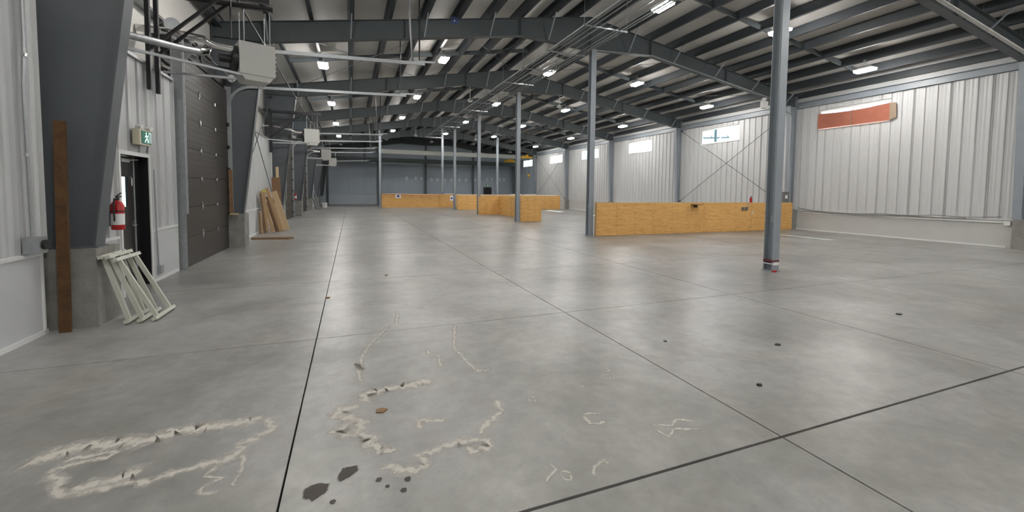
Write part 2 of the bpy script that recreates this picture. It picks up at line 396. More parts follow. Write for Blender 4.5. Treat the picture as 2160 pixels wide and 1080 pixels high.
# left wall with openings for the personnel door and high windows
DM = (7.64, 8.55, 2.08)
WLW = [(18.0, 19.35, 5.12, 5.68), (26.2, 27.35, 5.12, 5.68), (37.5, 38.9, 5.12, 5.68)]
DM2 = (26.75, 27.4, 2.08)
wl = holes(MB(), XLO-.12, XLO, YB, YE, 0, T(XLO)+PD+.1, [(DM[0], 9.0, 0, DM[2])] + WLW).build('wall_left', 'insulation')
tag(wl, 'long left wall with white ribbed liner below bare faced insulation', 'wall', kind='structure')
OD = [(9.88, 13.28), (23.15, 26.55), (31.1, 34.5), (44.6, 48.0)]      # overhead doors along the left wall
LT = 3.60
def liner_left(a, b, mt, wm, solid=True, bottom=True):
    panels(wl, a, b, .9, LT, XL, 1, mt)
    bx('wainscot_board', XL-.03, XL+.012, a, b, .05, .86, wm, wl); bx('wainscot_cap', XL-.03, XL+.03, a, b, .86, .90, 'trim_white' if wm == 'board_white' else 'trim_grey', wl)
    bx('liner_cap', XLO, XL+.035, a, b, LT, LT+.05, 'galvanised' if mt != 'liner_grey' else 'trim_grey', wl)
    bx('end_trim', XLO, XL+.03, b, b+.02, 0, LT+.05, 'trim_white' if mt != 'liner_grey' else 'trim_grey', wl); bx('end_trim', XLO, XL+.03, a-.02, a, 0, LT+.05, 'trim_white' if mt != 'liner_grey' else 'trim_grey', wl)
liner_left(YB, FR[0]-.2, 'liner_left', 'board_white'); liner_left(FR[0]+.45, 5.95, 'liner_left', 'board_white'); bx('corner_angle', XL-.02, XL+.04, 6.02, 6.03, .9, LT+.05, 'trim_white', wl)
liner_left(6.65, DM[0]-.07, 'liner_left', 'board_white'); liner_left(DM[1]+.08, 9.72, 'liner_left', 'board_white')
panels(wl, DM[0]-.05, DM[1]+.06, DM[2]+.055, LT, XL, 1, 'liner_left'); bx('liner_cap', XLO, XL+.035, DM[0]-.05, DM[1]+.06, LT, LT+.05, 'galvanised', wl)
liner_left(13.80, 20.22, 'liner_left', 'board_white')
liner_left(20.95, 23.0, 'liner_left', 'board_white'); liner_left(28.05, 30.95, 'liner_left', 'board_white')
liner_left(35.15, 41.6, 'liner_left', 'board_white'); liner_left(42.3, 44.45, 'liner_grey', 'wainscot_slate')
for bi in range(1, 7):
    a, b = FR[bi]+.1, FR[bi+1]-.1
    bx('wall_girt', XLO+.002, XLO+.16, a, b, 4.72, 4.735, 'galvanised', wl); bx('wall_girt', XLO+.002, XLO+.02, a, b, 4.735, 4.9, 'steel_dark', wl)
panels(wl, 26.62, 26.7, .0, LT, XL, 1, 'liner_left')

# baseboards
def board_run(name, spans, x0, x1, mt, label):
    b = thing(name, label, 'baseboard', ((x0+x1)/2, 15, 0), kind='structure')
    for a, c in spans: bx('baseboard_strip', x0, x1, a, c, 0, .05, mt, b)
board_run('baseboard_left', [(FR[0]+.45, 6.0), (8.63, 9.72), (13.82, 20.2), (35.2, 41.5)], XL-.02, XL+.03, 'trim_white', 'white baseboard strips along the foot of the left wall')
board_run('baseboard_right', [(FR[k]+.25, FR[k+1]-.25) for k in range(0, 6)], XR-.03, XR-.011, 'trim_white', 'pale baseboard strip along the foot of the right wall')

# far end wall and wall behind the camera
wf = MB().prism([(XLO-.1, 0), (XRO+.1, 0), (XRO+.1, T(XRO)+PD), (RID, T(RID)+PD), (XLO-.1, T(XLO)+PD)], 'XZ', YE, YE+.2).build('wall_far', 'liner_grey')
tag(wf, 'blue grey painted end wall at the far end of the hall', 'wall', kind='structure')
xs = [XLO+.02] + list(range(-2, 20)) + [XRO-.2]
for a, b in zip(xs[:-1], xs[1:]):
    if b-a < .05: continue
    zt = min(T(a), T(b))+.1
    mb = ribbed(a, b, 0, 1, 0, -1, depth=.008)          # along x here
    vv = [(v[1], YE-.014+v[0], 1.12 + v[2]*(zt-1.12)) for v in mb.v]; m2 = MB(); m2.add(vv, mb.f); m2.build('liner_panel', 'liner_grey', wf)
for a, b in ((XLO+.02, 2.75), (3.1, 7.9), (8.3, 13.5), (13.9, 18.9)):
    bx('wainscot_board', a, b, YE-.05, YE-.02, 0, 1.1, 'wainscot_slate', wf); bx('wainscot_cap', a, b, YE-.07, YE-.02, 1.1, 1.13, 'trim_grey', wf)
for x in (2.95, 8.07, 13.7):
    bx('end_post', x-.1, x+.1, YE-.30, YE-.285, 0, T(x)-.3, 'steel_dark', wf); bx('end_post', x-.006, x+.006, YE-.285, YE-.06, 0, T(x)-.3, 'steel_dark', wf)
for z in (2.45, 3.9, 5.2):
    bx('end_girt', XLO+.1, 19.0, YE-.055, YE-.04, z, z+.05, 'liner_grey', wf)
wb = MB().prism([(XLO-.1, 0), (XRO+.1, 0), (XRO+.1, T(XRO)+PD), (RID, T(RID)+PD), (XLO-.1, T(XLO)+PD)], 'XZ', YB-.2, YB).build('wall_rear', 'liner_white')
tag(wb, 'white end wall behind the camera', 'wall', kind='structure')

# ------------------------------------------------------------------ windows
def window(n, x0, x1, a, b, z0, z1, label, sill):
    t = thing('window_%d' % n, label, 'window', ((x0+x1)/2, (a+b)/2, z0), kind='structure')
    w_ = .05; f = MB()
    f.box(x0, x1, a, b, z0, z0+w_).box(x0, x1, a, b, z1-w_, z1).box(x0, x1, a, a+w_, z0+w_, z1-w_).box(x0, x1, b-w_, b, z0+w_, z1-w_)
    f.build('window_frame', 'plastic_white', t)
    mid = (a+b)/2; xm = (x0+x1)/2
    bx('mullion', xm-.03, xm+.03, mid-.03, mid+.03, z0+w_, z1-w_, 'plastic_white', t)
    for p, q in ((a+w_, mid-.03), (mid+.03, b-w_)): bx('pane', xm-.004, xm+.004, p, q, z0+w_, z1-w_, 'glass', t)
    if sill: bx('window_sill', sill[0], sill[1], a-.03, b+.03, z0-.03, z0, 'trim_white', t)
for i, (a, b) in enumerate(WR):
    where = ['half covered by the orange tarp', 'above the crossed braces, showing a utility pole', 'third along the right wall, over the plywood partition', 'fourth along the right wall, behind the plywood partition column',
             'fifth along the right wall, over crossed braces', 'in the grey painted part of the right wall'][i]
    window(i+1, XR+.03, XR+.10, a, b, WZ0, WZ1, 'high horizontal sliding window with white frame ' + where, (XR-.03, XR+.02))
for i, (a, b, z0, z1) in enumerate(WLW):
    window(7+i, XLO-.1, XLO+.02, a, b, z0, z1, 'small high window in the left wall, %s from the camera' % ['nearest', 'middle', 'farthest'][i], None)

# ------------------------------------------------------------------ doors on the left wall
d = thing('door_1', 'black personnel door with a narrow glass lite under the green exit sign', 'door', (XL, 8.1, 0), kind='structure')
a, b, h = DM
MB().box(XL-.15, XL+.03, b, b+.06, 0, h+.06).box(XL-.15, XL+.03, a-.05, a, 0, h+.06).box(XL-.15, XL+.03, a, b, h, h+.06).build('door_frame', 'door_black', d)
MB().box(XL+.03, XL+.045, b, b+.06, 0, h+.06).box(XL+.03, XL+.045, a-.05, a, 0, h+.06).box(XL+.03, XL+.045, a, b, h, h+.06).build('casing', 'trim_white', d)
XD = XL-.10
ly0, ly1, lz0, lz1 = 7.96, 8.17, 1.30, 1.76
lf = holes(MB(), XD-.025, XD, a+.005, 8.36, .01, h-.005, [(ly0, ly1, lz0, lz1)]).build('door_leaf', 'door_black', d)
bx('glass_lite', XD-.015, XD-.010, ly0, ly1, lz0, lz1, 'glass', lf)
bx('astragal', XD-.02, XD+.012, 8.36, 8.385, .0, h-.01, 'trim_grey', d); bx('side_panel', XD-.045, XD, 8.385, b-.002, .01, h-.005, 'door_black', d)
MB().tube([(XD, 8.30, 1.0), (XD+.05, 8.30, 1.0), (XD+.05, 8.18, 1.0)], .012).box(XD, XD+.008, 8.27, 8.33, .93, 1.07).build('lever_handle', 'bright_metal', lf)
MB().box(XD, XD+.05, 7.9, 8.15, h-.1, h-.05).bar((XD+.04, 8.0, h-.075), (XD+.09, 8.3, h-.05), .02, .01).build('door_closer', 'trim_grey', lf)
bx('notice_plate', XD, XD+.004, 7.72, 7.93, h-.32, h-.16, 'trim_grey', lf)
MB().tube([(XD+.01, 8.24, h-.32), (XD+.03, 8.24, h-.34), (XD+.03, 8.24, h-.46)], .01, 6).build('hold_open_hook', 'bright_metal', lf)

def overhead_door(n, a, b, label, zt=4.22):
    d = thing('door_%d' % n, label, 'overhead door', (XL, (a+b)/2, 0), kind='structure')
    ns = 7; hs = zt/ns
    for k in range(ns):
        z0 = k*hs
        def sec():
            mb = MB().box(-.02, .02, -(b-a)/2, (b-a)/2, .004, hs-.004)
            for r in range(5): mb.box(.02, .024, -(b-a)/2, (b-a)/2, .035+r*.115, .055+r*.115)
            return mb
        s_ = share(('sec', round(b-a, 2)), 'door_section', sec, (XL+.03, (a+b)/2, z0), d, 'door_brown')
        if k:
            for fy in (.35, .67):
                y = a+(b-a)*fy
                share('hinge', 'hinge', lambda: MB().box(0, .012, -.02, .02, -.09, .09).box(0, .016, -.05, .05, -.02, .02).tube([(.018, 0, -.04), (.018, 0, .04)], .012, 6), (XL+.052, y, z0), s_, 'bright_metal')
    for sgn, y in ((-1, a), (1, b)):
        MB().box(XL-.02, XL+.14, y+sgn*.06-.004, y+sgn*.06+.004, 0, zt+.1).box(XL-.02, XL-.012, y+sgn*.0-.0, y+sgn*.12, 0, zt+.1) .box(XL+.0, XL+.03, y+sgn*.03-.03, y+sgn*.03+.03, 0, zt+.1).build('jamb_angle', 'galvanised', d)
        pts = [(XL+.09, y+sgn*.03, .05), (XL+.09, y+sgn*.03, 3.75)]
        pts += [(XL+.09+.55*(1-math.cos(t)), y+sgn*.03, 3.75+.6*math.sin(t)) for t in [math.pi/2*i/8 for i in range(1, 9)]]
        pts += [(1.62, y+sgn*.03, 4.50)]
        mb = MB()
        for p, q in zip(pts[:-1], pts[1:]): mb.bar(p, q, .07, .06, (0, 1, 0))
        tr = mb.build('track', 'galvanised', d)
        for z in [.3, .9, 1.5, 2.1, 2.7, 3.3]:
            share('rol', 'roller_bracket', lambda: MB().box(-.03, .03, -.03, .03, -.05, .05).tube([(0, -.06, 0), (.03, .06, 0)], .02, 6), (XL+.07, y-sgn*.02, z), tr, 'black_steel')
        for x in (1.35, 1.5) if sgn < 0 else (1.45,):
            MB().bar((x, y+sgn*.03, 4.46), (x-.12 if x < 1.4 else x+.02, y+sgn*.03+.1, T(x)+.02), .035, .035).build('track_hanger', 'black_steel', tr)
        MB().bar((1.45, y+sgn*.03, 4.54), (1.85, y+sgn*.03, 4.56), .04, .04).build('track_end', 'galvanised', tr)
    # torsion shaft with drums and springs
    sh = MB().tube([(XL+.2, a-.1, zt+.28), (XL+.2, b+.1, zt+.28)], .016).build('torsion_shaft', 'galvanised', d)
    MB().tube([(XL+.2, a+.5, zt+.28), (XL+.2, a+1.5, zt+.28)], .05, 10).build('torsion_spring', 'black_steel', sh)
    for y in (a+.08, b-.08): MB().tube([(XL+.2, y-.05, zt+.28), (XL+.2, y+.05, zt+.28)], .1, 14).build('cable_drum', 'bright_metal', sh)
    bx('header_beam', XLO+.03, XL+.02, a-.15, b+.15, zt+.06, zt+.26, 'black_steel', d)
    mb = MB()
    for dy in (0, .07): mb.tube([(XL+.2, a-.16-dy, zt+.28), (XL+.2, a-.16-dy, 1.1)], .012, 6)
    mb.build('hoist_chain', 'galvanised', d)
    return d
overhead_door(2, *OD[0], 'dark brown sectional overhead door with silver hinges, nearest the camera')
overhead_door(3, *OD[1], 'dark brown sectional overhead door, second along the left wall')
overhead_door(4, *OD[2], 'dark brown sectional overhead door, third along the left wall')
overhead_door(5, *OD[3], 'dark sectional overhead door by the far corner of the left wall')
d = thing('door_6', 'distant dark personnel door on the left wall beside the small extinguisher', 'door', (XL, 27.1, 0), kind='structure')
bx('door_leaf', XL-.03, XL+.01, DM2[0], DM2[1], 0, 2.08, 'door_black', d); MB().box(XL-.03, XL+.03, DM2[0]-.05, DM2[0], 0, 2.13).box(XL-.03, XL+.03, DM2[1], DM2[1]+.05, 0, 2.13).box(XL-.03, XL+.03, DM2[0], DM2[1], 2.08, 2.13).build('door_frame', 'trim_white', d)
d = thing('door_7', 'black door in the far blue grey end wall', 'door', (15.6, YE-.06, 0), kind='structure')
bx('door_leaf', 15.15, 16.05, YE-.1, YE-.05, 0, 2.0, 'door_black', d); MB().box(15.1, 15.15, YE-.11, YE-.04, 0, 2.05).box(16.05, 16.1, YE-.11, YE-.04, 0, 2.05).box(15.15, 16.05, YE-.11, YE-.04, 2.0, 2.05).build('door_frame', 'black_steel', d)

# ------------------------------------------------------------------ steel portal frames
def flange(mb, p, q, y, wd=.2, t=.016):
    mb.bar((p[0], y, p[1]), (q[0], y, q[1]), wd, t, (0, 0, 1) if abs(q[0]-p[0]) > abs(q[1]-p[1]) else (1, 0, 0)); return mb
def frame(k, y, label):
    far = k == 7
    t = thing('portal_frame', label, 'steel frame', (RID, y, 0), 'steel portal frames across the hall')
    wt = .007
    for side in (0, 1):
        if side == 0: xo, xi0, xi1, xk, xh = -3.36, -2.74, -2.16, -2.16, 5.4
        else: xo, xi0, xi1, xk, xh = 19.02, 18.84, 18.60, 18.60, 10.8
        zb = .92; zk = 5.60; zh, zm = 6.84, 6.72
        web = MB().prism([(xo, zb), (xi0, zb), (xi1, zk), (xo, zk)], 'XZ', y-wt, y+wt)
        flange(web, (xi0, zb), (xi1, zk), y); flange(web, (xo, zb), (xo, T(xo)-.02), y, .2); web.box(min(xo, xi0)-.02, max(xo, xi0)+.03, y-.12, y+.12, zb-.02, zb)
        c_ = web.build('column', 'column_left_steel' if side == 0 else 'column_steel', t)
        rf = MB().prism([(xo, T(xo)-.012), (RID, T(RID)-.012), (RID, zm), (xh, zh), (xk, zk), (xo, zk)], 'XZ', y-wt, y+wt)
        flange(rf, (xo, T(xo)-.008), (RID, T(RID)-.008), y); flange(rf, (xk, zk), (xh, zh), y); flange(rf, (xh, zh), (RID, zm), y)
        flange(rf, (xk, zk), (xo, zk), y)
        rf.build('rafter', 'steel_dark', t)
        for x, z in ((xh, zh), (xi1, zk), ((xh+xk)/2, (zh+zk)/2)):
            bx('stiffener_plate', x-.012, x+.012, y-.098, y+.098, z+.01, T(x)-.02, 'steel_dark', t)
        # flange braces down from the purlins
        for i, x in enumerate(PX):
            if (x < RID) != (side == 0) or far: continue
            j = i if side == 0 else len(PX)-1-i
            if j % 2: continue
            zb_ = (zk+(x-xk)/(xh-xk)*(zh-zk)) if (x-xk)*(x-xh) < 0 else zh-.03
            MB().bar((x, y-.08, zb_+.03), (x+.03, y-.62, T(x)+.06), .035, .035).build('flange_brace', 'column_steel', t)
        pier = (xo-.02 if side == 0 else 18.6, -2.70 if side == 0 else 19.03)
        if not far:
            mb = MB().box(pier[0], pier[1], y-.17, y+.35, 0, .9) if side == 0 else MB().box(pier[0]+.15, pier[1], y-.30, y+.05, 0, .9)
            p_ = mb.build('footing_pier', 'concrete_pier', t)
    MB().box(RID-.012, RID+.012, y-.098, y+.098, 6.73, T(RID)-.02).build('stiffener_plate', 'steel_dark', t)
    return t
frl = ['behind the camera', 'nearest in view, with concrete pier beside the cream racks', 'second from the camera, just beyond the first brown door', 'third from the camera, beyond the leaning lumber',
       'fourth from the camera', 'fifth from the camera', 'sixth from the camera, beside the yellow crane', 'against the far grey end wall']
for k, y in enumerate(FR): frame(k, y, 'dark grey steel portal frame ' + frl[k])

# ------------------------------------------------------------------ interior posts
def post(x, y, zt, label, wd=.2, fine=False):
    t = thing('steel_column', label, 'column', (x, y, 0), 'interior steel columns')
    h = wd/2
    bx('flange', x-h, x+h, y-h, y-h+.014, .02, zt, 'column_steel', t); bx('flange', x-h, x+h, y+h-.014, y+h, .02, zt, 'column_steel', t)
    bx('web', x-.006, x+.006, y-h+.014, y+h-.014, .02, zt, 'column_steel', t); bx('base_plate', x-h-.02, x+h+.02, y-h-.02, y+h+.02, 0, .02, 'column_steel', t)
    bx('cap_plate', x-h, x+h, y-h, y+h, zt, zt+.015, 'column_steel', t)
    if fine:
        MB().tube([(x-.06, y-.05, 1.15), (x-.06, y-.05, zt-.05)], .013, 8).build('conduit', 'galvanised', t)
        bx('outlet_box', x-.085, x-.03, y-.08, y-.02, 1.02, 1.15, 'galvanised', t)
    return t
pl = ['nearest the camera with red tape near its foot', 'at the near end of the long plywood partition', 'at the front of the plywood booth', 'at the back of the plywood booth', 'at the start of the farther plywood partition']
for k, y in enumerate(CL):
    t = post(8.17, y, 6.69, 'tall grey steel H column ' + pl[k], fine=True)
    if k == 0:
        h = .103
        MB().box(8.17-h, 8.17+h, y-h, y+h, .20, .235).build('tape_band', 'red_tape', t); bx('tape_band', 8.17-h-.001, 8.17+h+.001, y-h-.001, y+h+.001, .15, .165, 'label_white', t)
        bx('warning_label', 8.10, 8.25, y-h-.003, y-h, .13, .19, 'label_white', t)
        bx('corner_guard', 8.05, 8.14, y-h-.06, y-h-.01, .0, .03, 'red_paint', t)
for x, nm in ((2.5, 'at the left end of the farthest plywood partition'), (8.17, 'midway along the farthest plywood partition'), (13.7, 'behind the farther plywood partition, right of the middle')):
    post(x, 39.6, T(x)-.02, 'slim grey steel column ' + nm, fine=True)

# ------------------------------------------------------------------ plywood partitions
def partition(label, runs, h=1.22, cap='wood_pale', loc=None):
    """runs: (axis, from, to, fixed coordinate, thickness)"""
    x0 = runs[0]; t = thing('plywood_partition', label, 'partition', loc)
    for ax, a, b, c, face in runs:
        n = max(1, round(abs(b-a)/2.44)); st = (b-a)/n
        for i in range(n):
            p, q = a+i*st+.004, a+(i+1)*st-.004
            for side in (-1, 1):
                o0, o1 = (c-.06, c-.042) if side < 0 else (c+.042, c+.06)
                if ax == 'x': sh = bx('plywood_sheet', p, q, o0, o1, .01, h, 'plywood', t)
                else: sh = bx('plywood_sheet', o0, o1, p, q, .01, h, 'plywood', t)
                if side == face:            # screw heads and knots as dark plugs
                    mb = MB(); rr = random.Random(int(p*100)+i)
                    for cc in range(4):
                        u = p+.06+(q-p-.12)*cc/3
                        for rrow in range(10):
                            if rr.random() < .25: continue
                            z = .06+(h-.12)*rrow/9+rr.uniform(-.02, .02); uu = u+rr.uniform(-.03, .03); s = .013
                            oo = o0-.002 if side < 0 else o1
                            if ax == 'x': mb.box(uu-s, uu+s, oo, oo+.002, z-s, z+s)
                            else: mb.box(oo, oo+.002, uu-s, uu+s, z-s, z+s)
                    tag(mb.build('screw_heads', 'knot_dark', t), kind='stuff')
        if ax == 'x':
            bx('sole_plate', a, b, c-.04, c+.04, 0, .04, 'wood_pale', t); bx('top_plate', a, b, c-.041, c+.041, h-.04, h+.002, cap, t)
            for e in (a, b): bx('end_stud', e-.02, e+.018, c-.041, c+.041, .04, h-.04, 'wood_pale', t)
        else:
            bx('sole_plate', c-.04, c+.04, a, b, 0, .04, 'wood_pale', t); bx('top_plate', c-.041, c+.041, a, b, h-.04, h+.002, cap, t)
    return t
P1 = partition('long waist-high plywood partition running from column to right wall', [('x', 8.30, 18.58, 13.02, -1)], loc=(13.4, 13.02, 0))
bx('edge_batten', 8.285, 8.38, 12.94, 12.958, .01, 1.23, 'plywood', P1)
P2 = partition('U-shaped plywood booth open to the left in mid hall', [('x', 8.30, 9.5, 20.25, -1), ('x', 8.0, 9.5, 26.9, -1), ('y', 20.32, 26.83, 9.50, -1)], loc=(8.9, 23.5, 0))
P3 = partition('farthest plywood partition with copper pipe along its top', [('x', 2.62, 18.3, 39.35, -1)], cap='black_steel', h=1.25, loc=(10.4, 39.35, 0))
MB().tube([(2.7, 39.24, 1.24), (4.2, 39.24, 1.23), (5.6, 39.23, 1.16), (7.9, 39.23, 1.15)], .035, 8).build('pipe', 'copper_pipe', P3)
P4 = partition('farther plywood partition with pale conduit on top, reaching right wall', [('x', 8.30, 17.9, 34.1, -1)], loc=(13.2, 34.1, 0))
MB().tube([(8.3, 34.1, 1.25), (12, 34.1, 1.26), (17.8, 34.1, 1.25)], .022, 8).build('conduit', 'plastic_white', P4)
sh = thing('wall_shelf', 'small dark wooden shelf fixed to the long plywood partition', 'shelf', (12.86, 12.9, 1.12))
bx('shelf_board', 12.66, 13.05, 12.68, 12.955, 1.135, 1.16, 'wood_brown', sh); bx('bracket', 12.84, 12.87, 12.8, 12.955, 1.03, 1.135, 'black_steel', sh)
ob = thing('outlet_box', 'grey double outlet box on the long plywood partition', 'outlet', (15.6, 12.94, .9))
for x in (15.45, 15.66): bx('receptacle', x, x+.14, 12.92, 12.957, .9, 1.03, 'cable_grey', ob)
MB().tube([(15.8, 12.945, 1.03), (15.8, 12.945, 1.22)], .012, 6).build('conduit', 'galvanised', ob)
ob = thing('switch_plate', 'small pale switch plate near outlet on the long plywood partition', 'switch', (16.1, 12.94, .7))
bx('plate', 16.05, 16.13, 12.945, 12.957, .72, .86, 'beige_plastic', ob); bx('toggle', 16.08, 16.10, 12.93, 12.945, .77, .81, 'label_white', ob)
ob = thing('outlet_box', 'dark double outlet box on the farther plywood partition by the booth', 'outlet', (11.6, 34.0, .8))
for x in (11.35, 11.68): bx('receptacle', x, x+.28, 33.99, 34.037, .72, .9, 'cable_grey', ob)
def notice(x, y, z, label, wd=.5, hh=.35, mk=True):
    t = thing('notice_sheet', label, 'sign', (x, y, z)); bx('sheet', x-wd/2, x+wd/2, y-.006, y, z, z+hh, 'paper', t)
    if mk: MB().tube([(x, y-.009, z+hh/2), (x, y-.006, z+hh/2)], min(wd, hh)*.33, 14).build('round_mark', 'sign_blue', t)
notice(4.05, 39.285, .86, 'white notice with a dark round mark at left of farthest plywood partition')
notice(9.0, 39.285, .62, 'white notice with blue mark right of the fifth column', .3, .5)
notice(15.0, 39.285, .86, 'white notice with a dark round mark at right of farthest partition')
for x0, x1, n in ((8.35, 9.3, 'left of the three'), (15.0, 16.3, 'middle of the three'), (16.5, 17.9, 'right of the three')):
    t = MB().prism([(x0, 1.255), (x1, 1.255), (x1, 1.32), (x0, 1.30)], 'XZ', 39.30, 39.40).build('white_batten', 'plastic_white'); tag(t, 'white batten lying on the farthest partition, %s' % n, 'batten', 'white battens on the far partition')

# ------------------------------------------------------------------ LED high bay lamps
rows = [2.48, -4.63, 9.59, 16.7, 23.82, 30.93, 38.04, 45.15]
lx = [-.88, 3.5, 8.15, 12.8, 17.17]
rname = {9.59: 'first', 16.7: 'second', 23.82: 'third', 30.93: 'fourth', 38.04: 'fifth', 45.15: 'last, over the crane bay', 2.48: 'overhead row at the camera', -4.63: 'row behind the camera'}
cname = ['nearest the left wall', 'between left wall and ridge', 'under the ridge', 'right of the ridge', 'nearest the right wall']
for y in rows:
    for i, x in enumerate(lx):
        z = 6.06 if i in (0, 4) else 6.78
        lab = (('lit' if y < 45 else 'unlit') + ' LED high bay lamp %s, ' % cname[i]) + (('%s row from the camera' % rname[y]) if y in (9.59, 16.7, 23.82, 30.93, 38.04) else rname[y] + ' row' if y == 45.15 else rname[y])
        t = thing('high_bay_lamp', lab, 'ceiling light', (x, y, z), 'LED high bay lamps')
        share('lamph', 'housing', lambda: MB().box(-.17, .17, -.3, .3, .015, .05).box(-.06, .06, -.22, .22, .05, .11), (x, y, z), t, 'plastic_white')
        share('lampd', 'diffuser', lambda: MB().prism([(-.155, .014), (-.155, -.03), (-.11, -.065), (.11, -.065), (.155, -.03), (.155, .014)], 'XZ', -.285, .285), (x, y, z), t, 'led' if y < 45 else 'plastic_white')
        px = min(PX, key=lambda q: abs(q-x)) if i != 2 else x
        zt = T(px)+.0 if i != 2 else T(x)+PD-.05
        MB().tube([(x, y-.12, z+.11), (x, y, z+.26), (x, y+.12, z+.11)], .006, 5).tube([(x, y, z+.26), (px if abs(px-x) < .3 else x, y, zt)], .006, 5).box(x-.05, x+.05, y-.04, y+.04, z+.26, z+.34).build('hanger', 'galvanised', t)

# ------------------------------------------------------------------ ridge conduits on unistrut hangers
t = thing('conduit_rack', 'bundle of long steel conduits hung under the ridge along the hall', 'conduits', (7.5, 20, 6.6))
for i, (x, z) in enumerate([(6.62, 6.62), (6.74, 6.62), (6.90, 6.62), (7.12, 6.62), (7.42, 6.62), (7.72, 6.62), (7.86, 6.62), (7.98, 6.62)]):
    MB().tube([(x, YB+.5, z), (x, 40-i*.8, z)], .017 if i % 3 else .024, 8).build('conduit', 'galvanised', t)
for bi in range(0, 6):
    for fy in (.03, .35, .68):
        y = FR[bi]+BAY*fy
        bx('strut_hanger', 6.5, 8.08, y-.02, y+.02, 6.555, 6.595, 'galvanised', t)
        for x in (6.54, 8.05): MB().tube([(x, y, 6.59), (x, y, T(x)+.02 if fy > .1 else 6.82)], .006, 5).build('threaded_rod', 'galvanised', t)
t = thing('conduit_run', 'three pale conduits clamped under the nearest rafter at upper right', 'conduits', (16, FR[1], 6))
def zbot(x): return 5.60+(x-18.46)/(10.8-18.46)*1.24
for i, dy in enumerate((-.16, -.20, -.24)):
    MB().tube([(10.9, FR[1]+dy, 6.86), (18.3, FR[1]+dy, zbot(18.3)+.03)], .015, 8).build('conduit', 'plastic_white', t)
for x in (12, 13.5, 15, 16.5, 18): bx('clamp', x-.02, x+.02, FR[1]-.27, FR[1]-.08, zbot(x)+.045, zbot(x)+.065, 'black_steel', t)
t = thing('conduit_run', 'thin conduit pair following the second rafter under its right slope', 'conduits', (14, FR[2], 6))
for dy in (-.13, -.17): MB().tube([(8.3, FR[2]+dy, 6.70), (10.8, FR[2]+dy, 6.82), (18.2, FR[2]+dy, zbot(18.2))], .012, 6).build('conduit', 'galvanised', t)

t = thing('rafter_sign', 'small dark blue square sign on the second rafter left of the ridge', 'sign', (3.25, FR[2]-.02, 6.9))
bx('plate', 3.03, 3.25, FR[2]-.02, FR[2]-.008, 6.92, 7.12, 'sign_blue', t); bx('white_mark', 3.125, 3.155, FR[2]-.024, FR[2]-.02, 6.97, 7.07, 'label_white', t)
# ceiling fans
def fan(x, y, z, zt, label):
    t = thing('ceiling_fan', label, 'ceiling fan', (x, y, z), 'ceiling fans')
    MB().tube([(x, y, z+.1), (x, y, zt)], .016, 8).tube([(x, y, zt-.1), (x, y, zt)], [.03, .07], 10).build('down_rod', 'plastic_white', t)
    MB().tube([(x, y, z-.05), (x, y, z), (x, y, z+.06), (x, y, z+.12)], [.06, .13, .13, .05], 14).build('motor', 'plastic_white', t)
    for k in range(3):
        an = .4+2*math.pi*k/3; dx, dy = math.cos(an), math.sin(an)
        MB().bar((x+dx*.1, y+dy*.1, z), (x+dx*.75, y+dy*.75, z-.01), .14, .012, (.25*dy, -.25*dx, 1)).build('blade', 'cable_grey', t)
fan(5.9, 21.5, 6.3, T(5.9)+.1, 'ceiling fan with dark blades left of the ridge conduits')
fan(10.9, 21.0, 6.3, T(10.9)+.1, 'ceiling fan with dark blades right of the ridge, over the booth')
fan(5.2, 36.2, 6.2, T(5.2)+.1, 'distant ceiling fan left of ridge over the farthest partition')
fan(10.6, 36.6, 6.2, T(10.6)+.1, 'distant ceiling fan right of ridge over the farthest partition')

